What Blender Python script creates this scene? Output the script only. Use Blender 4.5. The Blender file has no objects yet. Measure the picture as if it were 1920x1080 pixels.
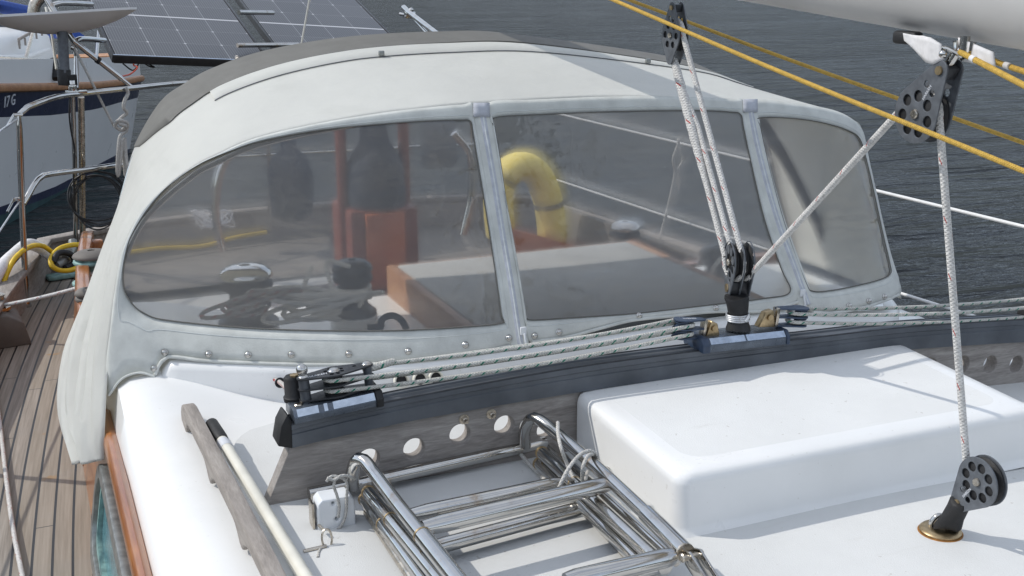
import bpy, bmesh, math, random
from mathutils import Vector, Matrix
random.seed(7)
V = Vector
SC = bpy.context.scene
COL = SC.collection
# ------------------------------------------------------------------ camera
FPX = 2139.0
PITCH = math.atan2(600.0, FPX)
YAW = math.atan2(960.0, math.hypot(FPX, 600.0))
CAM = V((0, 0, 1.0))
FW = V((math.sin(YAW)*math.cos(PITCH), math.cos(YAW)*math.cos(PITCH), -math.sin(PITCH)))
RT = V((math.cos(YAW), -math.sin(YAW), 0))
UP = RT.cross(FW)
def ray(px, py): return FW + RT*((px-960)/FPX) - UP*((py-540)/FPX)
def P(px, py, X=None, Y=None, Z=None):
    """world point seen at photo pixel (px, py) on the plane X=, Y= or Z="""
    d = ray(px, py)
    if X is not None: t = (X-CAM.x)/d.x
    elif Y is not None: t = (Y-CAM.y)/d.y
    else: t = (Z-CAM.z)/d.z
    return CAM + d*t
cd = bpy.data.cameras.new('camera'); cam = bpy.data.objects.new('camera', cd); COL.objects.link(cam)
cd.sensor_width = 36; cd.lens = FPX*36/1920; cd.clip_start = .05; cd.clip_end = 6000
M = Matrix((RT, UP, -FW)).transposed().to_4x4(); M.translation = CAM
cam.matrix_world = M
SC.camera = cam
# ------------------------------------------------------------------ helpers
def lerp(a, b, t): return a + (b-a)*t
def spline(pts, n):
    pts = [V(p) for p in pts]
    if len(pts) < 3: return [pts[0].lerp(pts[-1], i/n) for i in range(n+1)]
    L = [0]
    for a, b in zip(pts, pts[1:]): L.append(L[-1]+max((b-a).length, 1e-6))
    out = []
    q = [pts[0]*2-pts[1]] + pts + [pts[-1]*2-pts[-2]]
    k = 0
    for i in range(n+1):
        s = L[-1]*i/n
        while k < len(pts)-2 and s > L[k+1]: k += 1
        t = (s-L[k])/(L[k+1]-L[k]); t = min(max(t, 0), 1)
        p0, p1, p2, p3 = q[k], q[k+1], q[k+2], q[k+3]
        d1, d2 = L[k+1]-L[k], 0
        h = (L[k+1]-L[k])
        lp = (p1-p0).length or 1e-6; ln = (p3-p2).length or 1e-6
        m1 = (p2-p0)/(h+lp)*h; m2 = (p3-p1)/(h+ln)*h
        out.append(p1*(2*t**3-3*t*t+1)+m1*(t**3-2*t*t+t)+p2*(-2*t**3+3*t*t)+m2*(t**3-t*t))
    return out
def frame(axis):
    a = V(axis).normalized()
    u = a.cross(V((0, 0, 1)))
    if u.length < .05: u = a.cross(V((1, 0, 0)))
    u.normalize(); return u, u.cross(a).normalized() * -1, a
class MB:
    def __init__(s): s.v = []; s.f = []; s.uv = {}; s.m = {}
    def add(s, vs, fs, mi=None):
        o = len(s.v); s.v += [V(x) for x in vs]
        for f in fs:
            if mi: s.m[len(s.f)] = mi
            s.f.append([o+i for i in f])
        return s
    def tube(s, pts, r, n=10, cap=True, closed=False, scale=None, mi=None):
        pts = [V(p) for p in pts]; N = len(pts)
        rs = r if isinstance(r, (list, tuple)) else [r]*N
        u = None; o = len(s.v); ln = 0; us = []
        for i, p in enumerate(pts):
            if closed: t = pts[(i+1) % N]-pts[i-1]
            else: t = pts[min(i+1, N-1)]-pts[max(i-1, 0)]
            t = t.normalized() if t.length > 1e-9 else V((0, 0, 1))
            if u is None: u = frame(t)[0]
            u = (u - t*u.dot(t)).normalized(); w = t.cross(u)
            if i: ln += (p-pts[i-1]).length
            us.append(ln)
            sx, sy = scale or (1, 1)
            for k in range(n):
                a = 2*math.pi*k/n
                s.v.append(p + (u*math.cos(a)*sx + w*math.sin(a)*sy)*rs[i])
        for i in range(N if closed else N-1):
            j = (i+1) % N
            for k in range(n):
                k2 = (k+1) % n
                u0 = us[i]; u1 = us[j] if j else ln+(pts[0]-pts[-1]).length
                if mi: s.m[len(s.f)] = mi
                s.uv[len(s.f)] = [(u0, k/n), (u0, (k+1)/n), (u1, (k+1)/n), (u1, k/n)]
                s.f.append([o+i*n+k, o+i*n+k2, o+j*n+k2, o+j*n+k])
        if cap and not closed:
            s.f.append([o+k for k in range(n)][::-1]); s.f.append([o+(N-1)*n+k for k in range(n)])
        return s
    def box(s, c, size, R=None, mi=None):
        c = V(c); vs = []
        ax = R or (V((1, 0, 0)), V((0, 1, 0)), V((0, 0, 1)))
        for i in (-1, 1):
            for j in (-1, 1):
                for k in (-1, 1):
                    vs.append(c + ax[0]*(size[0]/2*i)+ax[1]*(size[1]/2*j)+ax[2]*(size[2]/2*k))
        return s.add(vs, [(0, 1, 3, 2), (4, 6, 7, 5), (0, 4, 5, 1), (2, 3, 7, 6), (0, 2, 6, 4), (1, 5, 7, 3)], mi)
    def lathe(s, o, axis, prof, n=24, a0=0, mi=None):
        u, w, a = frame(axis); o = V(o); vs = []; fs = []
        for (r, h) in prof:
            for k in range(n):
                t = 2*math.pi*k/n+a0
                vs.append(o+a*h+(u*math.cos(t)+w*math.sin(t))*max(r, 1e-5))
        for i in range(len(prof)-1):
            for k in range(n):
                k2 = (k+1) % n
                fs.append((i*n+k, i*n+k2, (i+1)*n+k2, (i+1)*n+k))
        fs.append(list(range(n))[::-1]); fs.append([(len(prof)-1)*n+k for k in range(n)])
        return s.add(vs, fs, mi)
    def ball(s, c, r, n=12, sq=(1, 1, 1)):
        vs = []; fs = []; c = V(c)
        for i in range(n//2+1):
            th = math.pi*i/(n//2)
            for k in range(n):
                ph = 2*math.pi*k/n
                vs.append(c+V((math.sin(th)*math.cos(ph)*sq[0], math.sin(th)*math.sin(ph)*sq[1], math.cos(th)*sq[2]))*r)
        for i in range(n//2):
            for k in range(n):
                fs.append((i*n+k, (i+1)*n+k, (i+1)*n+(k+1) % n, i*n+(k+1) % n))
        return s.add(vs, fs)
    def prism(s, loop, vec, mi=None):
        loop = [V(p) for p in loop]; n = len(loop); vec = V(vec)
        return s.add(loop+[p+vec for p in loop], [list(range(n))[::-1], list(range(n, 2*n))] +
                     [(i, (i+1) % n, n+(i+1) % n, n+i) for i in range(n)], mi)
    def grid(s, rows, mi=None, closed=False):
        n = len(rows[0]); vs = [p for r in rows for p in r]; fs = []
        for i in range(len(rows)-1):
            for k in range(n if closed else n-1):
                fs.append((i*n+k, i*n+(k+1) % n, (i+1)*n+(k+1) % n, (i+1)*n+k))
        return s.add(vs, fs, mi)
    def place(s, vf, o, ex, ey, ez, mi=None):
        o = V(o); return s.add([o+ex*p[0]+ey*p[1]+ez*p[2] for p in vf[0]], vf[1], mi)
    def obj(s, name, mat, parent=None, bevel=0, smooth=40, solid=0, weld=False, seg=2):
        me = bpy.data.meshes.new(name)
        root = parent
        while root is not None and root.parent is not None: root = root.parent
        off = V(root.location) if root is not None else V((0, 0, 0))
        me.from_pydata([p-off for p in s.v], [], s.f)
        if s.uv:
            uvl = me.uv_layers.new(name='UVMap')
            for fi, p in enumerate(me.polygons):
                c = s.uv.get(fi)
                if c:
                    for li, q in zip(p.loop_indices, c): uvl.data[li].uv = q
        for m in (mat if isinstance(mat, (list, tuple)) else [mat]): me.materials.append(m)
        for fi, mi in s.m.items(): me.polygons[fi].material_index = mi
        bm = bmesh.new(); bm.from_mesh(me)
        if weld: bmesh.ops.remove_doubles(bm, verts=bm.verts, dist=1e-5)
        if bevel:
            ed = [e for e in bm.edges if len(e.link_faces) == 2 and e.calc_face_angle(0) > .6]
            bmesh.ops.bevel(bm, geom=ed, offset=bevel, segments=seg, profile=.5, affect='EDGES', clamp_overlap=True)
        bmesh.ops.recalc_face_normals(bm, faces=bm.faces)
        bm.to_mesh(me); bm.free()
        for p in me.polygons: p.use_smooth = True
        if smooth is not None: me.set_sharp_from_angle(angle=math.radians(smooth))
        o = bpy.data.objects.new(name, me); COL.objects.link(o)
        if parent is not None: o.parent = parent
        if solid:
            md = o.modifiers.new('thickness', 'SOLIDIFY'); md.thickness = solid; md.offset = -1
        return o
def tag(o, label, cat, group=None):
    o['label'] = label; o['category'] = cat
    if group: o['group'] = group
    return o
def struct(o, kind='structure'): o['kind'] = kind; return o
def thing(name, label, cat, loc=(0, 0, 0), group=None):
    o = bpy.data.objects.new(name, None); COL.objects.link(o); o.location = loc; o.empty_display_size = .05
    return tag(o, label, cat, group)
def curve_mesh(cu):
    o = bpy.data.objects.new('tmp', cu); COL.objects.link(o)
    dg = bpy.context.evaluated_depsgraph_get(); dg.update()
    me = bpy.data.meshes.new_from_object(o.evaluated_get(dg))
    r = ([V(v.co) for v in me.vertices], [list(p.vertices) for p in me.polygons])
    bpy.data.objects.remove(o); bpy.data.meshes.remove(me); bpy.data.curves.remove(cu)
    return r
def plate(outline, holes=(), th=.003, bev=0):
    cu = bpy.data.curves.new('c', 'CURVE'); cu.dimensions = '2D'; cu.fill_mode = 'BOTH'
    cu.extrude = th/2; cu.bevel_depth = bev; cu.bevel_resolution = 1
    if bev: cu.extrude = max(th/2-bev, .0001); cu.offset = -bev
    for lp in [outline]+list(holes):
        sp = cu.splines.new('POLY'); sp.points.add(len(lp)-1); sp.use_cyclic_u = True
        for q, p in zip(sp.points, lp): q.co = (p[0], p[1], 0, 1)
    return curve_mesh(cu)
def text(body, size, th=.0006):
    cu = bpy.data.curves.new('t', 'FONT'); cu.body = body; cu.size = size; cu.extrude = th
    cu.align_x = 'CENTER'; cu.align_y = 'CENTER'; cu.fill_mode = 'BOTH'
    return curve_mesh(cu)
def circ(c, r, n=20): return [(c[0]+r*math.cos(2*math.pi*k/n), c[1]+r*math.sin(2*math.pi*k/n)) for k in range(n)]
def tear(R, r, L, n=18):
    """outline round two circles: radius R at (0,0), r at (0,L)"""
    a = math.asin((R-r)/L); pts = []
    for k in range(n+1):
        t = lerp(math.pi-a, 2*math.pi+a, k/n); pts.append((R*math.cos(t), R*math.sin(t)))
    for k in range(n//2+1):
        t = lerp(a, math.pi-a, k/(n//2)); pts.append((r*math.cos(t), L+r*math.sin(t)))
    return pts
def rrect(w, h, r, n=5):
    pts = []
    for cx, cy, a in ((w/2-r, h/2-r, 0), (-w/2+r, h/2-r, 90), (-w/2+r, -h/2+r, 180), (w/2-r, -h/2+r, 270)):
        for k in range(n+1):
            t = math.radians(a+90*k/n); pts.append((cx+r*math.cos(t), cy+r*math.sin(t)))
    return pts
EX, EY, EZ = V((1, 0, 0)), V((0, 1, 0)), V((0, 0, 1))
# ------------------------------------------------------------------ materials
class NT:
    def __init__(s, name):
        s.mat = bpy.data.materials.new(name); s.mat.use_nodes = True
        s.t = s.mat.node_tree; s.t.nodes.clear()
        s.out = s.n('ShaderNodeOutputMaterial')
    def n(s, typ, ins=None, **kw):
        nd = s.t.nodes.new(typ)
        for k, v in kw.items(): setattr(nd, k, v)
        for k, v in (ins or {}).items():
            if isinstance(v, bpy.types.NodeSocket): s.t.links.new(v, nd.inputs[k])
            else: nd.inputs[k].default_value = v
        return nd
    def math(s, op, a, b=0.0, c=0.0, clamp=False):
        return s.n('ShaderNodeMath', {0: a, 1: b, 2: c}, operation=op, use_clamp=clamp).outputs[0]
    def pos(s): return s.n('ShaderNodeNewGeometry').outputs['Position']
    def mapv(s, vec, scale=(1, 1, 1), rot=(0, 0, 0)):
        return s.n('ShaderNodeMapping', {'Vector': vec, 'Scale': scale, 'Rotation': rot}).outputs[0]
    def noise(s, vec, scale=5, detail=4, rough=.55, dist=0):
        return s.n('ShaderNodeTexNoise', {'Vector': vec, 'Scale': scale, 'Detail': detail, 'Roughness': rough, 'Distortion': dist}).outputs[0]
    def ramp(s, fac, stops):
        r = s.n('ShaderNodeValToRGB', {'Fac': fac}); e = r.color_ramp.elements
        while len(e) < len(stops): e.new(.5)
        for q, (p, c) in zip(e, stops): q.position = p; q.color = (*c, 1) if len(c) == 3 else c
        return r.outputs[0]
    def rng(s, v, a, b, c, d):
        return s.n('ShaderNodeMapRange', {0: v, 1: a, 2: b, 3: c, 4: d}).outputs[0]
    def mix(s, f, a, b):
        m = s.n('ShaderNodeMix', data_type='RGBA')
        for k, v in ((0, f), (6, a), (7, b)):
            if isinstance(v, bpy.types.NodeSocket): s.t.links.new(v, m.inputs[k])
            else: m.inputs[k].default_value = (*v, 1) if isinstance(v, tuple) and len(v) == 3 else v
        return m.outputs[2]
    def bump(s, h, strength=.3, dist=.01, nrm=None):
        i = {'Strength': strength, 'Distance': dist, 'Height': h}
        if nrm is not None: i['Normal'] = nrm
        return s.n('ShaderNodeBump', i).outputs[0]
    def pr(s, col, rough=.5, metal=0, nrm=None, **kw):
        i = {'Base Color': (*col, 1) if isinstance(col, tuple) else col, 'Roughness': rough, 'Metallic': metal}
        if nrm is not None: i['Normal'] = nrm
        for k, v in kw.items(): i[k.replace('_', ' ')] = v
        p = s.n('ShaderNodeBsdfPrincipled', i)
        return p.outputs[0]
    def done(s, sh): s.t.links.new(sh, s.out.inputs[0]); return s.mat
def plain(name, col, rough=.5, metal=0, var=.12, scale=30, bump=0, **kw):
    """base colour with soft uneven wear, uneven gloss and an optional fine grain"""
    t = NT(name); p = t.pos()
    nz = t.noise(p, scale, 5)
    c = t.mix(t.rng(nz, .3, .7, 0, 1), tuple(max(x*(1-var), 0) for x in col), tuple(min(x*(1+var), 1) for x in col))
    r = t.rng(t.noise(p, scale*2.3, 3), .3, .7, max(rough-.08, .02), min(rough+.08, 1))
    nb = t.bump(t.noise(p, scale*12, 3), bump, .002) if bump else None
    return t.done(t.pr(c, r, metal, nb, **kw))
def m_gelcoat():
    t = NT('gelcoat'); p = t.pos()
    a = t.noise(p, 4, 5, .6); b = t.noise(p, 90, 3)
    c = t.mix(t.rng(a, .35, .75, 0, 1), (.81, .81, .80), (.74, .745, .735))
    sp = t.rng(b, .68, .74, 0, .35)
    c = t.mix(sp, c, (.5, .47, .42))
    return t.done(t.pr(c, t.rng(a, .3, .7, .25, .42), 0, t.bump(t.noise(p, 7, 3), .08, .01), Coat_Weight=.15))
def m_nonskid(a0=(.67, .675, .665), a1=(.60, .605, .595)):
    t = NT('nonskid_paint'); p = t.pos()
    a = t.noise(p, 3.2, 6, .65); b = t.noise(p, 60, 4); v = t.noise(p, 420, 2)
    c = t.mix(t.rng(a, .35, .7, 0, 1), a0, a1)
    st = t.noise(t.mapv(p, (3, 14, 3)), 1.6, 5, .7)
    c = t.mix(t.rng(st, .6, .78, 0, .4), c, (.52, .51, .48))
    c = t.mix(t.rng(b, .69, .73, 0, .5), c, (.35, .32, .28))
    return t.done(t.pr(c, .72, 0, t.bump(v, .35, .002)))
def m_teak_deck():
    t = NT('teak_deck_planks'); p = t.pos()
    s = t.n('ShaderNodeSeparateXYZ', {0: p})
    y = t.math('SUBTRACT', s.outputs[1], 1.6)
    u = t.math('SUBTRACT', s.outputs[0], t.math('MULTIPLY', t.math('MULTIPLY', y, y), .0235))
    u = t.math('ADD', u, 20.0)
    q = t.math('DIVIDE', u, .047); fr = t.math('FRACT', q); idx = t.math('FLOOR', q)
    seam = t.math('LESS_THAN', fr, .135)
    # butt joints
    off = t.n('ShaderNodeTexWhiteNoise', {'W': idx}, noise_dimensions='1D').outputs[0]
    yy = t.math('FRACT', t.math('DIVIDE', t.math('ADD', s.outputs[1], t.math('MULTIPLY', off, 2.0)), 1.7))
    butt = t.math('LESS_THAN', yy, .002)
    seam = t.math('MAXIMUM', seam, butt)
    cv = t.n('ShaderNodeCombineXYZ', {0: t.math('MULTIPLY', u, 70), 1: t.math('MULTIPLY', s.outputs[1], 2.2), 2: t.math('MULTIPLY', idx, 3.7)}).outputs[0]
    gr = t.noise(cv, 1.3, 6, .65)
    tone = t.n('ShaderNodeTexWhiteNoise', {'W': t.math('ADD', idx, t.math('FLOOR', t.math('DIVIDE', t.math('ADD', s.outputs[1], t.math('MULTIPLY', off, 2.0)), 1.7)))}, noise_dimensions='1D').outputs[0]
    c = t.ramp(gr, [(.3, (.165, .143, .122)), (.5, (.27, .237, .205)), (.72, (.385, .343, .303))])
    c = t.mix(t.rng(tone, 0, 1, 0, .5), c, (.30, .25, .185))
    bl = t.noise(p, 5, 4)
    c = t.mix(t.rng(bl, .55, .8, 0, .5), c, (.27, .25, .23))
    st = t.noise(p, 13, 3)
    c = t.mix(t.rng(st, .68, .76, 0, .6), c, (.34, .2, .08))
    c = t.mix(seam, c, (.02, .02, .021))
    h = t.math('SUBTRACT', t.math('MULTIPLY', gr, .35), t.math('MULTIPLY', seam, 1.0))
    return t.done(t.pr(c, t.rng(seam, 0, 1, .72, .45), 0, t.bump(h, .5, .003)))
def m_wood(name, cols, stretch, scale=1.4, rough=.6, bump=.3, coat=0):
    t = NT(name); p = t.pos()
    g = t.noise(t.mapv(p, stretch), scale, 6, .65, .6)
    f = t.noise(t.mapv(p, tuple(x*5 for x in stretch)), scale, 3, .6)
    g2 = t.math('ADD', t.math('MULTIPLY', g, .7), t.math('MULTIPLY', f, .3))
    c = t.ramp(g2, [(.32, cols[0]), (.5, cols[1]), (.68, cols[2])])
    c = t.mix(t.rng(t.noise(p, 6, 4), .4, .75, 0, .55), c, cols[3])
    return t.done(t.pr(c, rough, 0, t.bump(g2, bump, .002), Coat_Weight=coat, Coat_Roughness=.08))
def m_rope(name, base, fleck=None, period=.03, width=.16, dash=None, braid=420, var=.2):
    t = NT(name); uv = t.n('ShaderNodeTexCoord').outputs['UV']
    s = t.n('ShaderNodeSeparateXYZ', {0: uv}); u, v = s.outputs[0], s.outputs[1]
    a = t.math('SINE', t.math('ADD', t.math('MULTIPLY', u, braid*2.2), t.math('MULTIPLY', v, 6.2832*4)))
    b = t.math('SINE', t.math('SUBTRACT', t.math('MULTIPLY', u, braid*2.2), t.math('MULTIPLY', v, 6.2832*4)))
    h = t.math('MAXIMUM', a, b)
    nz = t.noise(t.pos(), 160, 4); n2 = t.noise(t.pos(), 14, 3)
    c = t.mix(t.rng(nz, .35, .7, 0, 1), base, tuple(x*(1-var*1.6) for x in base))
    c = t.mix(t.rng(h, -1, .2, .5, 0), c, tuple(x*.45 for x in base))
    c = t.mix(t.rng(n2, .45, .75, 0, .35), c, tuple(x*.6 for x in base))
    if fleck:
        k = t.math('LESS_THAN', t.math('FRACT', t.math('ADD', t.math('DIVIDE', u, period), v)), width)
        k2 = t.math('LESS_THAN', t.math('FRACT', t.math('ADD', t.math('MULTIPLY', v, 2.0), .2)), .55)
        k = t.math('MULTIPLY', k, k2)
        if dash: k = t.math('MULTIPLY', k, t.math('LESS_THAN', t.math('FRACT', t.math('DIVIDE', u, dash[0])), dash[1]))
        c = t.mix(k, c, fleck)
    return t.done(t.pr(c, .85, 0, t.bump(t.math('ADD', h, nz), .6, .0015)))
def m_canvas():
    t = NT('acrylic_canvas'); p = t.pos()
    a = t.noise(p, 2.5, 5, .6); w = t.noise(p, 500, 2); d = t.noise(t.mapv(p, (1, 1, 6)), 2.2, 5, .65)
    c = t.mix(t.rng(a, .35, .7, 0, 1), (.82, .83, .80), (.73, .74, .715))
    c = t.mix(t.rng(d, .58, .8, 0, .3), c, (.47, .48, .45))
    nb = t.bump(w, .15, .001)
    nb = t.bump(t.noise(t.mapv(p, (3, 3, 1.2)), 2.2, 4, .55), .45, .02, nb)
    df = t.pr(c, .8, 0, nb, Sheen_Weight=.2)
    tr = t.n('ShaderNodeBsdfTranslucent', {'Color': (.75, .72, .62, 1)}).outputs[0]
    return t.done(t.n('ShaderNodeMixShader', {0: .40, 1: df, 2: tr}).outputs[0])
def m_vinyl():
    t = NT('clear_window_vinyl'); p = t.pos()
    a = t.noise(p, 3.0, 4, .6)
    wv = t.noise(t.mapv(p, (1.5, 1.5, 5)), 2.2, 3, .5)
    fine = t.noise(p, 26, 3)
    nb = t.bump(wv, .55, .035); nb = t.bump(fine, .12, .004, nb)
    scr = t.noise(t.mapv(p, (60, 60, 4), (.3, .5, .2)), 2.0, 2, .4, 3)
    tp = t.n('ShaderNodeBsdfTransparent', {'Color': (.92, .915, .90, 1)}).outputs[0]
    rf = t.n('ShaderNodeBsdfRefraction', {'Color': (.91, .905, .895, 1), 'Roughness': .55, 'IOR': 1.02}).outputs[0]
    see = t.n('ShaderNodeMixShader', {0: .55, 1: tp, 2: rf}).outputs[0]
    df = t.n('ShaderNodeBsdfDiffuse', {'Color': (.52, .50, .47, 1)}).outputs[0]
    tl = t.n('ShaderNodeBsdfTranslucent', {'Color': (.62, .60, .56, 1)}).outputs[0]
    dd = t.n('ShaderNodeMixShader', {0: .5, 1: df, 2: tl}).outputs[0]
    cz = t.noise(t.mapv(p, (5, 5, 1.1)), 2.4, 2, .5, .8)
    ridge = t.math('MULTIPLY', t.math('SUBTRACT', 1.0, t.math('MULTIPLY', t.math('ABSOLUTE', t.math('SUBTRACT', cz, .5)), 22.0), clamp=True), t.rng(t.noise(p, 2.3, 2), .45, .62, 0, 1))
    nb = t.bump(ridge, .3, .004, nb)
    k = t.math('ADD', t.math('ADD', t.rng(a, .35, .7, .16, .28), t.rng(scr, .66, .72, 0, .12)), t.math('MULTIPLY', ridge, .08))
    s1 = t.n('ShaderNodeMixShader', {0: k, 1: see, 2: dd}).outputs[0]
    gl = t.n('ShaderNodeBsdfGlossy', {'Color': (.9, .9, .9, 1), 'Roughness': .07, 'Normal': nb}).outputs[0]
    fr = t.n('ShaderNodeFresnel', {'IOR': 1.5, 'Normal': nb}).outputs[0]
    return t.done(t.n('ShaderNodeMixShader', {0: t.math('ADD', t.math('MULTIPLY', fr, .95), .015), 1: s1, 2: gl}).outputs[0])
def m_water():
    t = NT('lake_water'); p = t.pos()
    # ripples run across the wind, finer close to the boat
    r1 = t.noise(t.mapv(p, (.55, 2.1, 1), (0, 0, .3)), .75, 4, .52, .6)
    r2 = t.noise(t.mapv(p, (1.0, 2.6, 1), (0, 0, .15)), 5.0, 4, .6, .35)
    r3 = t.noise(t.mapv(p, (.5, 1.2, 1), (0, 0, .5)), .22, 3, .5)
    r0 = t.noise(t.mapv(p, (.45, 1.7, 1), (0, 0, .25)), .6, 2, .5, .3)
    r1 = t.math('SUBTRACT', 1.0, t.math('MULTIPLY', t.math('ABSOLUTE', t.math('SUBTRACT', r1, .5)), 2.0))
    h = t.math('ADD', t.math('ADD', t.math('MULTIPLY', r1, .9), t.math('MULTIPLY', r2, .22)), t.math('MULTIPLY', r0, 1.6))
    amp = t.rng(r3, .3, .7, .75, 1.15)
    nb = t.bump(t.math('MULTIPLY', h, amp), 1.0, WATER_D)
    return t.done(t.pr((.015, .018, .021), .05, 0, nb, IOR=1.33))
WATER_D = .30
def m_solar():
    t = NT('solar_cells'); uv = t.n('ShaderNodeTexCoord').outputs['UV']
    s = t.n('ShaderNodeSeparateXYZ', {0: uv}); u, v = s.outputs[0], s.outputs[1]
    gx = t.math('ABSOLUTE', t.math('SUBTRACT', t.math('FRACT', u), .5)); gy = t.math('ABSOLUTE', t.math('SUBTRACT', t.math('FRACT', v), .5))
    ln = t.math('MAXIMUM', t.math('GREATER_THAN', gx, .485), t.math('GREATER_THAN', gy, .492))
    di = t.math('GREATER_THAN', t.math('ADD', gx, gy), .955)
    mid = t.math('LESS_THAN', t.math('ABSOLUTE', t.math('SUBTRACT', v, 3.0)), .04)
    bb = t.math('LESS_THAN', t.math('FRACT', t.math('MULTIPLY', u, 14)), .22)
    nz = t.n('ShaderNodeTexWhiteNoise', {'Vector': t.n('ShaderNodeCombineXYZ', {0: t.math('FLOOR', u), 1: t.math('FLOOR', v)}).outputs[0]}).outputs[0]
    c = t.mix(t.rng(nz, 0, 1, 0, 1), (.040, .042, .047), (.055, .057, .062))
    c = t.mix(t.math('MULTIPLY', bb, .35), c, (.28, .28, .29))
    c = t.mix(t.math('MULTIPLY', ln, .35), c, (.4, .4, .41))
    c = t.mix(t.math('MAXIMUM', di, mid), c, (.5, .5, .51))
    return t.done(t.pr(c, .3, 0, None, IOR=1.4))
def m_steel():
    t = NT('stainless_steel'); p = t.pos()
    a = t.noise(p, 22, 5, .65); b = t.noise(p, 9, 3)
    c = t.mix(t.rng(a, .3, .7, 0, 1), (.58, .57, .55), (.50, .49, .47))
    st = t.math('MULTIPLY', t.rng(a, .56, .70, 0, .75), t.rng(b, .42, .6, 0, 1))
    c = t.mix(st, c, (.33, .22, .12))
    r = t.math('ADD', t.rng(t.noise(p, 60, 3), .3, .7, .07, .15), t.math('MULTIPLY', st, .25))
    return t.done(t.pr(c, r, 1))
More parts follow.
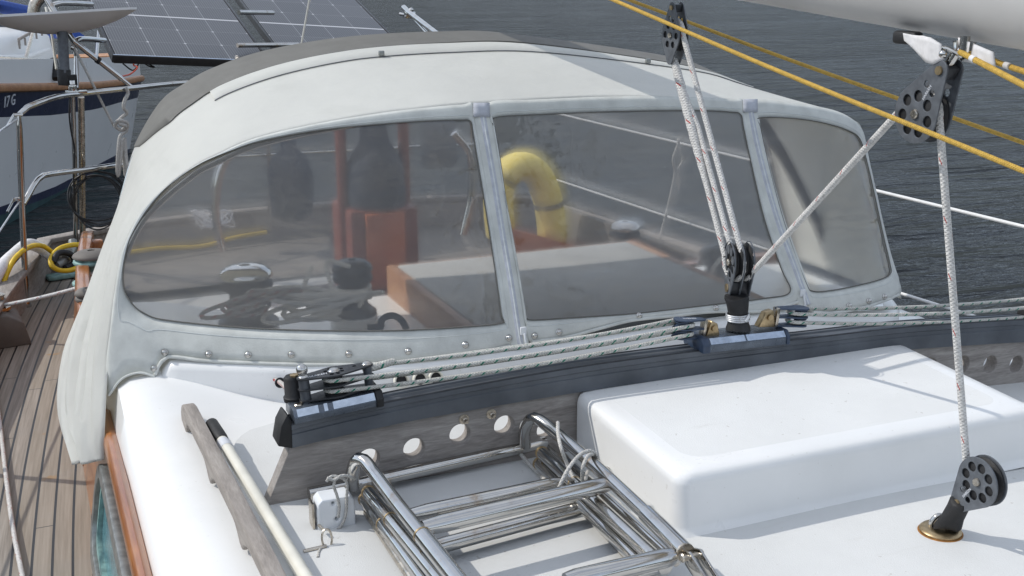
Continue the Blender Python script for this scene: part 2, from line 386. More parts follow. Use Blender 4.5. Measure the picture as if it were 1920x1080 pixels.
MT = dict(
    gel=m_gelcoat(), skid=m_nonskid(), lidskid=m_nonskid((.73, .735, .725), (.67, .675, .665)), deck=m_teak_deck(), canvas=m_canvas(), vinyl=m_vinyl(), water=m_water(), solar=m_solar(),
    greywood=m_wood('weathered_teak', [(.17, .152, .14), (.29, .265, .245), (.42, .39, .36), (.26, .24, .225)], (4, 30, 30), 2.2, .8, .5),
    greywoody=m_wood('weathered_teak_rail', [(.17, .15, .135), (.28, .25, .225), (.40, .365, .33), (.26, .235, .215)], (30, 4, 30), 2.2, .8, .5),
    varnish=m_wood('varnished_mahogany', [(.16, .045, .010), (.31, .105, .022), (.46, .19, .05), (.25, .08, .02)], (14, 2, 14), 1.6, .3, .15, .5),
    teakrail=m_wood('oiled_teak', [(.22, .09, .035), (.36, .17, .075), (.48, .26, .12), (.3, .14, .06)], (8, 8, 8), 1.4, .5, .2),
    steel=m_steel(),
    steel_old=plain('tarnished_stainless', (.52, .47, .40), .28, 1, .3, 40),
    brass=plain('stained_bronze_fitting', (.42, .32, .19), .4, 1, .3, 60),
    black=plain('black_anodised', (.035, .037, .042), .42, .3, .3, 40, .1),
    blockgrey=plain('dark_grey_block_cheek', (.115, .125, .14), .5, .3, .25, 60),
    rubber=plain('black_rubber', (.012, .012, .013), .6, 0, .3, 25, .3),
    navyal=plain('navy_anodised_track', (.105, .116, .132), .48, .35, .28, 9, .1),
    navypl=plain('blue_plastic', (.035, .055, .095), .45, 0, .2, 50),
    greyal=plain('grey_anodised', (.11, .13, .16), .30, .6, .2, 30),
    silver=plain('silver_trim_and_sky_sheen', (.45, .52, .62), .18, .7, .15, 60),  # also paints the sky reflection on the traveller chamfers
    greycloth=plain('grey_canvas_trim', (.15, .147, .135), .9, 0, .07, 12, .3),
    webbing=plain('zip_tape', (.46, .48, .53), .7, 0, .12, 60, .3),
    trim=plain('canvas_trim', (.57, .585, .555), .75, 0, .12, 18, .25),
    whitecloth=plain('white_webbing', (.70, .69, .69), .85, 0, .12, 60, .3),
    whiteplastic=plain('white_plastic', (.74, .76, .78), .4, 0, .06, 20),
    whitepole=plain('cream_pole_coating', (.70, .68, .60), .4, 0, .1, 14),
    boom=plain('boom_grey_paint', (.56, .55, .535), .5, .1, .08, 5),
    yellow=plain('yellow_plastic', (.68, .46, .02), .5, 0, .15, 20),
    yellowcloth=plain('yellow_cloth', (.74, .60, .17), .8, 0, .12, 14, .2),
    navyhull=plain('navy_hull_paint', (.010, .016, .050), .35, 0, .1, 4),
    whitehull=plain('white_hull_paint', (.70, .70, .69), .35, 0, .03, 1.5),
    bluecloth=plain('blue_canvas', (.012, .06, .30), .8, 0, .15, 12),
    darkblue=plain('navy_cover', (.022, .030, .045), .8, 0, .2, 20),
    antifoul=plain('green_boot_top', (.02, .055, .06), .6, 0, .3, 4),
    verdigris=plain('verdigris_bronze', (.22, .36, .34), .6, .1, .4, 45, .3),
    tealpaint=plain('green_glass', (.10, .22, .25), .15, 0, .4, 30),
    pewter=plain('grey_metal_frame', (.28, .29, .28), .38, .6, .3, 40),
    orange=plain('orange_paint', (.40, .115, .035), .5, 0, .2, 10),
    darkred=plain('red_varnish', (.16, .040, .022), .45, 0, .25, 10),
    hatchgrey=plain('hatch_grey', (.40, .40, .39), .6, 0, .1, 8),
    seat=plain('cockpit_seat_grey', (.33, .33, .32), .7, 0, .15, 9),
    rust=plain('rust_stain', (.38, .17, .04), .7, 0, .35, 60),
    rope=m_rope('white_braid', (.76, .745, .72), (.45, .06, .05), .10, .05, (.10, .5), 420, .2),
    ropeplain=m_rope('grey_white_cord', (.66, .64, .60)),
    ropewhite=plain('white_sheet_rope', (.86, .84, .80), .8, 0, .12, 60, .4),
    ropegreen=m_rope('green_fleck_rope', (.66, .65, .60), (.02, .20, .13), .030, .17, None, 480),
    ropered=m_rope('red_fleck_rope', (.62, .60, .57), (.45, .05, .05), .035, .25),
    ropeyellow=m_rope('yellow_rope', (.72, .46, .09), None, braid=700),
    unseen_forest=plain('unseen_hillside', (.034, .040, .036), .95, 0, .5, .02),  # dark colour of the added hillside, present only in reflections
    wire=plain('wire_rope', (.62, .62, .62), .3, .8, .2, 80),
    whiterod=plain('white_coated_wire', (.75, .75, .74), .35, 0, .06, 30),
    hose=plain('black_cable', (.015, .015, .016), .5, 0, .2, 20),
    dishwhite=plain('dish_plastic', (.78, .78, .78), .5, 0, .03, 9),
    cutedge=plain('grey_sole', (.15, .135, .12), .7, 0, .2, 10),
    redwire=plain('red_cable', (.5, .06, .02), .5, 0, .1, 20),
    paleletter=plain('pale_lettering', (.62, .64, .68), .5, 0, .05, 20),
    darkglass=plain('window_glass', (.06, .08, .10), .05, 0, .2, 6),
    stitch=plain('stitching', (.62, .65, .65), .8, 0, .1, 60),
)
# ------------------------------------------------------------------ light
w = bpy.data.worlds.new('World'); SC.world = w; w.use_nodes = True
wt = w.node_tree; sky = wt.nodes.new('ShaderNodeTexSky'); sky.sky_type = 'NISHITA'; sky.sun_disc = False
SUN = V((-.10, .065, .112)).normalized()
sky.sun_elevation = math.asin(SUN.z); sky.sun_rotation = math.atan2(SUN.x, SUN.y)
sky.air_density = 1.0; sky.dust_density = .35; sky.ozone_density = 1.0
bg = wt.nodes['Background']
tc = wt.nodes.new('ShaderNodeTexCoord'); cn = wt.nodes.new('ShaderNodeTexNoise'); cn.inputs['Scale'].default_value = 2.2; cn.inputs['Detail'].default_value = 6; cn.inputs['Roughness'].default_value = .58
mp = wt.nodes.new('ShaderNodeMapping'); mp.inputs['Scale'].default_value = (1, 1, 2.6); wt.links.new(tc.outputs['Generated'], mp.inputs[0]); wt.links.new(mp.outputs[0], cn.inputs['Vector'])
mr = wt.nodes.new('ShaderNodeMapRange'); wt.links.new(cn.outputs[0], mr.inputs[0])
for k_, v_ in ((1, .38), (2, .62), (3, .30), (4, .85)): mr.inputs[k_].default_value = v_
cm = wt.nodes.new('ShaderNodeMix'); cm.data_type = 'RGBA'; wt.links.new(mr.outputs[0], cm.inputs[0]); wt.links.new(sky.outputs[0], cm.inputs[6]); cm.inputs[7].default_value = (5.0, 5.2, 5.5, 1)
wt.links.new(cm.outputs[2], bg.inputs[0]); bg.inputs[1].default_value = .15
ld = bpy.data.lights.new('sun', 'SUN'); ld.energy = 2.05; ld.angle = math.radians(.53); ld.color = (1, .955, .88)
lo = bpy.data.objects.new('sun', ld); COL.objects.link(lo); lo.rotation_euler = SUN.to_track_quat('Z', 'Y').to_euler()
SC.view_settings.view_transform = 'Standard'; SC.view_settings.look = 'None'
SC.view_settings.exposure = .40; SC.view_settings.gamma = 1.0
SC.cycles.max_bounces = 10; SC.cycles.transparent_max_bounces = 16
SC.cycles.caustics_reflective = False; SC.cycles.caustics_refractive = False
# ================================================================== water
WZ = -1.6
mb = MB(); mb.grid([[V((-2500, -300, WZ)), V((4000, -300, WZ))], [V((-2500, 4500, WZ)), V((4000, 4500, WZ))]])
struct(mb.obj('water', MT['water']))
# wooded hills above the frame, added to darken the reflections on the water
mb = MB(); rows = []
from mathutils import noise as mnoise
for i in range(181):
    a = 2*math.pi*i/180; r_ = []
    h = 95+70*mnoise.noise(V((math.cos(a)*2.2, math.sin(a)*2.2, 3.1)))+25*mnoise.noise(V((math.cos(a)*9, math.sin(a)*9, 1.7)))
    for r, f in ((560, 0), (600, .12), (680, .38), (800, .72), (930, .95), (1050, 1.0), (1300, .8)):
        z = WZ-1+h*f*(1+.12*mnoise.noise(V((math.cos(a)*r/60, math.sin(a)*r/60, .4))))
        r_.append(V((math.cos(a)*r, math.sin(a)*r, z)))
    rows.append(r_)
mb.grid(rows); struct(mb.obj('unseen_hills', MT['unseen_forest']))
# ================================================================== our yacht
def roofz(x): return -.05*((max(x, 1.3)-1.3)/1.2)**2
YB = [(-.2, 2.98), (.05, 2.80), (.10, 2.76), (.15, 2.735), (.20, 2.715), (.255, 2.695), (.34, 2.65), (.425, 2.605), (.54, 2.55), (.654, 2.502), (.8, 2.465), (.95, 2.447),
      (1.2, 2.44), (1.45, 2.445), (1.8, 2.45), (2.0, 2.46), (2.15, 2.475), (2.25, 2.495), (2.32, 2.525), (2.38, 2.58), (2.43, 2.66), (2.48, 2.78), (2.53, 2.95), (2.58, 3.2), (2.8, 4.6)]
def yb(x):
    if x <= YB[0][0]: return YB[0][1]
    for i in range(len(YB)-1):
        a, b = YB[i], YB[i+1]
        if x <= b[0]:
            h = b[0]-a[0]; t = (x-a[0])/h
            def sl(j):
                j = min(max(j, 1), len(YB)-2); return (YB[j+1][1]-YB[j-1][1])/(YB[j+1][0]-YB[j-1][0])
            m0, m1 = sl(i)*h, sl(i+1)*h
            return a[1]*(2*t**3-3*t*t+1)+m0*(t**3-2*t*t+t)+b[1]*(-2*t**3+3*t*t)+m1*(t**3-t*t)
    return YB[-1][1]
def dsurf(p): return p.y-(yb(p.x)+.5*(p.z-.1))
def dnorm(p):
    e = .004; g = V(((dsurf(p+EX*e)-dsurf(p-EX*e))/(2*e), 1, -.5)); return -g.normalized()
def D(px, py, off=0):
    """photo pixel -> point on the curved sprayhood front"""
    d = ray(px, py); t0 = 1.6/d.y; best = None; pt = pf = None; lo_ = None
    for i in range(90):
        t = (2.1+i*.015)/d.y; f = dsurf(CAM+d*t)
        if best is None or abs(f) < best[0]: best = (abs(f), t)
        if pf is not None and pf < 0 <= f: lo_ = (pt, t); break
        pt, pf = t, f
    if lo_:
        a, b = lo_
        for _ in range(24):
            m = (a+b)/2
            if dsurf(CAM+d*m) < 0: a = m
            else: b = m
        t = (a+b)/2
    else: t = best[1]
    p = CAM+d*t
    return p+dnorm(p)*off if off else p
yacht = thing('sailing_yacht', 'classic sailing yacht with white coachroof and weathered teak side deck in the foreground', 'sailboat', (1.37, 3.0, WZ))
# bulwark outline, counter-clockwise from the bow end of the left side
def hull_pts():
    L = [(-.80, -.5), (-.74, .6), (-.62, 1.6), (-.46, 2.9), (-.28, 4.1), (-.139, 4.9), (.035, 5.74)]
    T = [(.363, 5.915), (.85, 6.03), (1.37, 6.06), (1.9, 6.03), (2.38, 5.915)]
    Rr = [(2.62, 5.74), (2.74, 4.9), (2.84, 4.1), (2.95, 2.9), (3.05, 1.6), (3.1, .6), (3.12, -.5)]
    l = spline([V((a, b, 0)) for a, b in L], 40); t = spline([V((.035, 5.74, 0))]+[V((a, b, 0)) for a, b in T]+[V((2.62, 5.74, 0))], 24)
    r = spline([V((a, b, 0)) for a, b in Rr], 40)
    return l, t, r
hl, ht, hr = hull_pts(); hall = hl+ht[1:-1]+hr
# teak side decks (z = -.40), aft deck
mb = MB()
rows = []
for p in hl: rows.append([V((p.x+.01, p.y, -.40)), V((.16, p.y, -.40))])
mb.grid(rows)
rows = [[V((p.x, p.y, -.40)), V((2.5, p.y, -.40))] for p in hr][::-1]
mb.grid(rows)
mb.obj('teak_deck', MT['deck'], yacht, smooth=None)
mb = MB(); aft = [V((p.x, p.y-.01, -.396)) for p in ht]
mb.grid([aft, [V((max(p.x, .42), 5.15, -.396)) for p in ht]])
mb.obj('aft_deck', MT['cutedge'], yacht, smooth=None)
# bulwark with cap rail
def offs(pts, d):
    out = []
    for i, p in enumerate(pts):
        t = (pts[min(i+1, len(pts)-1)]-pts[max(i-1, 0)]).normalized(); out.append(p+V((t.y, -t.x, 0))*d)
    return out
inn = offs(hall, .055)
mb = MB()
for lo_, hi_, a, b in ((-.46, -.262, hall, offs(hall, .045)),):
    rows = [[V((p.x, p.y, lo_)), V((p.x, p.y, hi_)), V((q.x, q.y, hi_)), V((q.x, q.y, lo_))] for p, q in zip(a, b)]
    mb.grid(rows, closed=True)
mb.obj('bulwark', MT['greywoody'], yacht)
mb = MB(); a = offs(hall, -.012); b = offs(hall, .062)
mb.grid([[V((p.x, p.y, -.26)), V((p.x, p.y, -.236)), V((q.x, q.y, -.236)), V((q.x, q.y, -.26))] for p, q in zip(a, b)], closed=True)
mb.obj('cap_rail', MT['greywoody'], yacht, bevel=.004)
mb = MB(); rows = []
for p, s in zip(hall, range(len(hall))):
    c = V((1.2, p.y, 0)); n = (p-V((1.2, min(p.y, 4.5), 0))); 
    rows.append([V((p.x, p.y, -.46)), p-n*.05+V((0, 0, -.9)), p-n*.16+V((0, 0, -1.9))])
mb.grid(rows); mb.obj('hull', MT['whitehull'], yacht)
# coachroof
def roof_section(y):
    s = []
    for x, z in ((.128, -.10), (.134, -.055), (.150, -.028), (.178, -.010), (.22, -.002)): s.append(V((x, y, z)))
    for i in range(1, 91):
        x = .22+(2.5-.22)*i/90; s.append(V((x, y, roofz(x))))
    for x, z in ((2.54, -.056), (2.58, -.075), (2.60, -.12), (2.62, -.39)): s.append(V((x, y, z)))
    return s
def sst(a, b, x): k = min(max((x-a)/(b-a), 0), 1); return k*k*(3-2*k)
def swell(x, y): return .066*sst(2.36, 2.72, y)*(1-sst(.24, .62, x))*sst(.122, .150, x)
ys_ = [-.5+i*.13 for i in range(21)]+[2.12+i*.02 for i in range(1, 42)]+[3.05, 3.2, 3.35]
mb = MB(); mb.grid([[V((q.x, q.y, q.z+swell(q.x, q.y))) for q in roof_section(y)] for y in ys_])
mb.obj('coachroof', MT['gel'], yacht)
# non-skid paint panel with rounded corner
def skidsheet(x0, x1, y0, y1, r, dz):
    pts = [V((p[0]+(x0+x1)/2, p[1]+(y0+y1)/2, 0)) for p in rrect(x1-x0, y1-y0, r, 8)]
    return pts
mb = MB()
nx, ny = 90, 120
x0, x1, y0, y1, r = .352, 2.42, -.3, 2.43, .12
rows = []
for j in range(ny+1):
    y = lerp(y0, y1, j/ny); ins = 0
    if y > y1-r: ins = r-math.sqrt(max(r*r-(y-(y1-r))**2, 0))
    rows.append([V((x, y, roofz(x)+swell(x, y)+.0045)) for x in [lerp(x0+ins, x1-ins, i/nx) for i in range(nx+1)]])
mb.grid(rows); mb.obj('nonskid_panel', MT['skid'], yacht)
# cabin side: varnished wood leaning in, with moulding
mb = MB()
mb.prism([V((.122, -.5, -.085)), V((.066, -.5, -.405)), V((.12, -.5, -.405)), V((.16, -.5, -.085))], V((0, 3.8, 0)))
mb.obj('cabin_side', MT['varnish'], yacht)
mb = MB(); mb.tube([V((.121, -.5+i*.33, -.072)) for i in range(11)], .026, 12, scale=(.72, 1.15))
mb.obj('eyebrow_moulding', MT['varnish'], yacht)
# porthole on the leaning cabin side
es = V((-.056, 0, -.32)).normalized(); en = V((-.32, 0, .056)).normalized()
def side(y, s): return V((.1215, y, -.0855))+V((0, 0, 0))+es*s
pc = V((.122, 2.06, -.085))+es*.162
ph_o = rrect(1.30, .250, .085); ph_i = rrect(1.235, .186, .06)
po = MB(); po.place(plate(ph_o, [ph_i], .03, .004), pc+en*.012, EY, es, en); fr_ = po.obj('porthole', MT['pewter'], yacht)
po = MB(); po.place(plate(rrect(1.24, .192, .06), [], .004), pc+en*.003, EY, es, en); po.obj('glass', MT['tealpaint'], fr_)
po = MB(); po.place(plate(rrect(1.238, .190, .06), [rrect(1.20, .155, .05)], .012), pc+en*.010, EY, es, en); po.obj('bronze_rim', MT['verdigris'], fr_)
# bulkhead and cockpit
mb = MB(); mb.box((1.37, 3.43, -.42), (2.36, .05, .78)); mb.obj('companionway_bulkhead', MT['varnish'], yacht, bevel=.004)
for x, mt_, hc_ in ((.145, 'varnish', -.085), (2.55, 'cutedge', -.16)):
    mb = MB(); rows = []; sg = 1 if x < 1 else -1
    for i in range(13):
        y = 3.31+i*.15; s_ = max(0, y-3.6)**2*.038*sg
        rows.append([V((x-.075*sg+s_, y, -.41)), V((x-.035*sg+s_, y, hc_-.01)), V((x-.025*sg+s_, y, hc_)), V((x+.015*sg+s_, y, hc_)), V((x+.03*sg+s_, y, -.41))])
    mb.grid(rows, closed=True); mb.f.append([0, 1, 2, 3, 4]); mb.f.append([len(mb.v)-5+i for i in range(5)])
    mb.obj('cockpit_coaming', MT[mt_], yacht, bevel=.006)
mb = MB()
mb.box((.56, 4.35, -.44), (.72, 1.8, .06)); mb.box((2.14, 4.35, -.44), (.72, 1.8, .06)); mb.box((1.35, 5.15, -.44), (2.3, .26, .06))
mb.obj('cockpit_seat', MT['seat'], yacht, bevel=.01)
mb = MB(); mb.box((1.35, 4.3, -.86), (1.0, 1.9, .04)); mb.obj('cockpit_sole', MT['cutedge'], yacht)
mb = MB(); mb.box((.93, 4.3, -.66), (.03, 1.8, .42)); mb.box((1.77, 4.3, -.66), (.03, 1.8, .42)); mb.box((1.35, 5.04, -.66), (.8, .03, .42)); mb.obj('seat_riser', MT['gel'], yacht)
# sliding hatch under the hood
hz = .10
mb = MB(); mb.box((1.455, 2.93, .075), (.82, .80, .05)); mb.obj('sliding_hatch', MT['hatchgrey'], yacht, bevel=.006)
mb = MB()
for x in (1.03, 1.885): mb.box((x, 2.93, .045), (.028, .84, .105))
mb.box((1.455, 3.342, .045), (.83, .024, .10)); mb.obj('hatch_runner', MT['teakrail'], yacht, bevel=.004)
# raised base the sprayhood is fixed to
mb = MB(); rows = []
def baseh(x):
    k = min(max((x-1.75)/.75, 0), 1); k = k*k*(3-2*k)
    h = .098-.085*k
    e = min(max((x-.235)/.03, 0), 1); return roofz(x)+(h-roofz(x))*math.sqrt(e) if e < 1 else h
for i in range(120):
    x = lerp(.235, 2.47, i/119); y = yb(x); h = baseh(x); z0 = roofz(x)+.001; hh = max(h-z0, 0)
    rows.append([V((x, y-.034, z0)), V((x, y-.024, z0+min(.004, hh*.2))), V((x, y-.021, z0+hh*.15)), V((x, y-.019, z0+hh*.80)), V((x, y-.006, z0+hh*.95)), V((x, y+.015, z0+hh)), V((x, y+.05, z0+hh-.01))])
mb.grid(rows); mb.obj('sprayhood_base', MT['gel'], yacht, smooth=60)
# ------------------------------------------------------------------ moulded box on the coachroof
mb = MB()
def boxring(ins, z, tilt, r):
    x0, x1, y0, y1 = 1.016+ins, 1.90-ins, 1.60+ins, 2.028
    pts = []
    w_, h_ = x1-x0, y1-y0
    for p in rrect(w_, h_, r, 6):
        x = p[0]+(x0+x1)/2; y = p[1]+(y0+y1)/2
        pts.append(V((x, y, z+tilt*(y-1.6)+roofz(x)*.6)))
    return pts
rings = [boxring(-.012, .004, 0, .03), boxring(-.006, .010, .0, .03), boxring(0, .02, .0, .03), boxring(.001, .100, .04, .026), boxring(.003, .110, .04, .027), boxring(.007, .117, .04, .028), boxring(.014, .121, .04, .03), boxring(.036, .122, .04, .04)]
rings.append(boxring(.056, .122, .04, .045)); mb.grid(rings, closed=True)
lb = thing('roof_locker', 'moulded white fibreglass box with rounded edges on the coachroof against the wooden beam', 'locker', (1.45, 1.81, 0))
mb.obj('box_shell', MT['gel'], lb, smooth=50)
mb = MB(); mb.v = rings[-1]; mb.f = [list(range(28))]
mb.obj('nonskid_top', MT['lidskid'], lb)
# ------------------------------------------------------------------ grab rail (weathered teak) on the coachroof
g0, g1 = P(350, 752, Z=.06), P(520, 1085, Z=.06)
gd = (g1-g0); gl = gd.length; gd.normalize()
ext = .75; L = gl+ext
top = [(0, .040), (.015, .058), (.05, .064), (L*.5, .066), (L, .066)]
bot = []
npitch = .30
xx = L
outline = list(top)
def under(x):
    k = (x % npitch)/npitch
    if x < .07: return 0
    c = abs(((x-.035) % npitch)-npitch/2)/(npitch/2)      # 0 mid gap, 1 at foot
    return .034*(1-max(0, (c-.62)/.38)**1.6) if c > .62 else .034
n = 90
for i in range(n+1):
    x = L*(1-i/n); outline.append((x, under(x)))
gz = V((0, 0, 1)); gs = gd.cross(gz).normalized()
o0 = V((g0.x, g0.y, .001))
mb = MB(); mb.place(plate(outline, [], .030, .005), o0, V((gd.x, gd.y, 0)).normalized(), gz, gs)
grab = mb.obj('grab_rail', MT['greywoody'], None, smooth=35)
tag(grab, 'weathered grey teak grab rail with scalloped underside on the left of the coachroof', 'handrail')
# ------------------------------------------------------------------ boat hook lying beside it
h0, h1 = P(397, 795, Z=.05), P(583, 1100, Z=.028); hd = (h1-h0)
h2 = h0+hd*1.6; h2.z = .02
bh = thing('boat_hook', 'cream boat hook pole with black grip lying beside the grey grab rail', 'boat hook', (h0.x, h0.y, 0))
gp = h0.lerp(h1, .13)
mb = MB(); mb.tube([gp, h1, h2], .0125, 16); mb.obj('pole', MT['whitepole'], bh)
mb = MB(); mb.tube([h0-(hd.normalized()*.006), h0, gp-(hd.normalized()*.012), gp+hd.normalized()*.004], [.009, .0140, .0150, .0135], 16); mb.obj('grip', MT['rubber'], bh)
pp = gp+hd.normalized()*.035; pu = frame(hd)[1]
mb = MB(); mb.tube([gp+hd.normalized()*.012, gp+hd.normalized()*.045], .0131, 16, cap=False); mb.obj('label_band', MT['paleletter'], bh)
# ================================================================== sprayhood
sh = thing('sprayhood', 'pale canvas sprayhood with three zipped clear windows across the cabin top', 'sprayhood', (1.37, 2.9, 0))
HP = [P(195, 862, Y=2.63), P(196, 790, Y=2.655), D(202, 685), D(211, 575), D(230, 470), D(262, 402), D(300, 362), D(360, 315), D(410, 289), D(480, 259),
      D(600, 231), D(730, 210), D(900, 193), D(1150, 181), D(1400, 188), D(1490, 194), D(1560, 206), D(1598, 224), D(1618, 248), D(1645, 370), D(1680, 515), D(1690, 560)]
AP = [P(160, 862, Y=2.86), P(125, 770, Y=3.12), P(134, 665, Y=3.28), P(165, 565, Y=3.4), P(205, 440, Y=3.5), P(228, 360, Y=3.5), P(252, 277, Y=3.5), P(300, 195, Y=3.5), P(345, 160, Y=3.5), P(400, 130, Y=3.5),
      P(500, 97, Y=3.5), P(650, 72, Y=3.5), P(820, 62, Y=3.5), P(960, 66, Y=3.5), P(1240, 110, Y=3.5), P(1335, 142, Y=3.5), P(1402, 175, Y=3.5), V((2.50, 3.5, .47)), V((2.535, 3.5, .38)), V((2.57, 3.47, .22)), V((2.60, 3.42, .05)), V((2.62, 3.4, -.05))]
def isp(pts, t):
    n = len(pts)-1; i = min(int(t), n-1); f = t-i
    p0 = pts[max(i-1, 0)]; p1 = pts[i]; p2 = pts[i+1]; p3 = pts[min(i+2, n)]
    return p1+((p2-p0)*f+(p0*2-p1*5+p2*4-p3)*f*f+(p1*3-p0-p2*3+p3)*f**3)*.5
NPAIR = len(HP)-1
def roofpt(u, v, off=0):
    h = isp(HP, u); a = isp(AP, u); p = h.lerp(a, v)
    k = min(max((u-4)/5, 0), 1)*min(max((NPAIR-2-u)/4, 0), 1)
    p = p+V((0, 0, .004*math.sin(math.pi*v)*k))
    sk = 1-min(max((u-2.2)/3.2, 0), 1)
    if sk > 0:
        wv = math.sin(v*21+u*.35)*.010+abs(math.sin(v*23-u*.5+1))*.028+math.sin(v*9+u*.3)*.012+abs(math.sin(v*43+u*.6))*.008
        p = p+V((-1, -.3, 0))*wv*sk*min(1, v*6)*min(1, (1-v)*5+.15)
    if off: p = p+V((-.15 if u < 7 else 0, -.35, .9)).normalized()*off
    return p
NU, NV = 168, 34
mb = MB(); mb.grid([[roofpt(NPAIR*i/NU, j/NV) for j in range(NV+1)] for i in range(NU+1)])
mb.obj('canvas_roof', MT['canvas'], sh, smooth=80, solid=.002)
# grey trim strip along the aft edge
ub = [6.0+(NPAIR-6.0-2.0)*i/110 for i in range(111)]
mb = MB(); rows = []
for i, u in enumerate(ub):
    k = min(1, (u-6.0)/1.0); k = math.sqrt(k)
    wd = lerp(lerp(.36, .22, min(1, max(0, (u-7)/4))), .185, min(1, max(0, (u-11)/2)))*k
    kk = min(1, max(0, (u-13.2)/1.2))
    rows.append([roofpt(u, 1.004-wd*q, .005+of_*kk) for q, of_ in ((0, .013), (.34, .008), (.67, .003), (1, 0))]+[roofpt(u, 1.004-wd, .001)])
mb.grid(rows); mb.obj('grey_edge_trim', MT['greycloth'], sh, smooth=80)
# flap pocket beside the trim and its dark seam
mb = MB(); rows = []
for i in range(91):
    u = 8.6+(15.4-8.6)*i/90
    wd = lerp(.36, .22, min(1, max(0, (u-7)/4))); v0 = 1.004-wd-.01
    wv = math.sin(i*.5)*.012
    rows.append([roofpt(u, v0+.02, .004), roofpt(u, v0-.05+wv*.3, .006+abs(math.sin(i*.21))*.003), roofpt(u, v0-.115, .006), roofpt(u, v0-.125, .001)])
mb.grid(rows); mb.obj('batten_pocket', MT['canvas'], sh, smooth=80)
mb = MB(); pts = []
for i in range(120):
    u = 8.6+(15.4-8.6)*i/119; wd = lerp(.36, .22, min(1, max(0, (u-7)/4))); pts.append(roofpt(u, 1.004-wd-.138, .0025))
mb.tube(pts, .0016, 6); mb.obj('seam', MT['blockgrey'], sh)
for (px, py, u) in ((685, 97, 11.25), (1150, 106, 13.68)):
    wd = .22; c = roofpt(u, 1.004-wd-.13, .012)
    mb = MB(); mb.box(c, (.016, .012, .014)); mb.obj('batten_clip', MT['pewter'], sh, bevel=.002)
# window panels: fabric ring (outer, inner pixel pairs) and pane
def psp(pts, n):
    """uniform spline through 2-D keys, straight through doubled keys"""
    q = [V((a, b, 0)) for a, b in pts]; out = []
    m = len(q)
    for i in range(m):
        p0, p1, p2, p3 = q[i-1], q[i], q[(i+1) % m], q[(i+2) % m]
        for k in range(n):
            f = k/n
            out.append(p1+((p2-p0)*f+(p0*2-p1*5+p2*4-p3)*f*f+(p1*3-p0-p2*3+p3)*f**3)*.5)
    return out
PAN = {
 'left': [((956, 648), (941, 606)), ((865, 668), (860, 614)), ((740, 680), (740, 620)), ((600, 683), (600, 620)), ((480, 680), (480, 616)), ((380, 675), (380, 608)), ((318, 668), (318, 601)), ((300, 676), (290, 596)), ((291, 706), (272, 588)), ((262, 699), (256, 578)),
          ((230, 710), (243, 562)), ((204, 742), (234, 545)), ((199, 690), (231, 520)), ((207, 615), (233, 495)), ((216, 540), (239, 465)), ((230, 470), (250, 435)), ((262, 402), (282, 388)), ((300, 362), (322, 344)), ((360, 315), (376, 308)), ((410, 289), (430, 285)), ((480, 259), (496, 264)),
          ((600, 231), (608, 244)), ((730, 210), (735, 232)), ((820, 200), (815, 227)), ((868, 196), (862, 226)), ((886, 195), (881, 228)), ((893, 240), (886, 250)), ((905, 300), (896, 310)), ((922, 395), (911, 400)), ((941, 510), (928, 510)), ((956, 610), (939, 590))],
 'centre': [((916, 192), (926, 222)), ((1000, 187), (1000, 216)), ((1150, 181), (1150, 210)), ((1300, 182), (1300, 208)), ((1370, 186), (1370, 211)), ((1392, 188), (1388, 216)), ((1400, 230), (1393, 240)), ((1418, 310), (1408, 310)), ((1444, 410), (1433, 415)), ((1475, 500), (1464, 505)), ((1498, 560), (1480, 548)),
            ((1440, 584), (1430, 560)), ((1335, 586), (1330, 572)), ((1185, 601), (1190, 588)), ((1060, 632), (1070, 596)), ((1010, 642), (1005, 600)), ((990, 636), (985, 596)), ((984, 590), (980, 570)), ((968, 490), (970, 510)), ((948, 380), (950, 390)), ((932, 290), (937, 300)), ((921, 225), (928, 245))],
 'right': [((1409, 189), (1422, 222)), ((1490, 194), (1490, 223)), ((1560, 206), (1550, 233)), ((1598, 224), (1590, 246)), ((1618, 248), (1611, 262)), ((1629, 300), (1624, 305)), ((1645, 370), (1639, 370)), ((1660, 440), (1654, 440)), ((1677, 500), (1667, 495)), ((1685, 525), (1668, 513)),
           ((1683, 556), (1650, 524)), ((1610, 578), (1600, 537)), ((1550, 586), (1550, 546)), ((1521, 584), (1522, 546)), ((1508, 556), (1512, 535)), ((1490, 495), (1490, 480)), ((1462, 410), (1464, 400)), ((1436, 310), (1440, 310)), ((1418, 235), (1425, 240))],
}
for nm, prs in PAN.items():
    so = psp([a for a, b in prs], 5); si = psp([b for a, b in prs], 5)
    N = len(so)
    ring = []
    for k in range(5):
        f = k/4
        ring.append([D(*(a.lerp(b, f).xy), .0015+.003*math.sin(math.pi*f)) for a, b in zip(so, si)])
    mb = MB(); mb.grid(ring, closed=True)
    o = mb.obj('window_panel', MT['trim'], sh, smooth=80, solid=.0025)
    c = V((0, 0, 0))
    for p in si: c += p
    c /= N
    rr = [[D(*(p.lerp(c, f).xy)) for p in si] for f in (-.012, .06, .14, .24, .36, .5, .65, .82)]
    mb = MB(); mb.grid(rr, closed=True); b = len(mb.v)-N; mb.f.append([b+i for i in range(N)])
    mb.obj('clear_window', MT['vinyl'], o, smooth=80)
    mb = MB(); mb.tube([D(*p.xy, .003) for p in si], .0016, 6, closed=True); mb.obj('window_binding', MT['greycloth'], o)
    # stitch lines
    mb = MB(); mb.tube([D(*(a.lerp(b, .72).xy), .0042) for a, b in zip(so, si)], .0007, 5, closed=True); mb.obj('stitching', MT['stitch'], o)
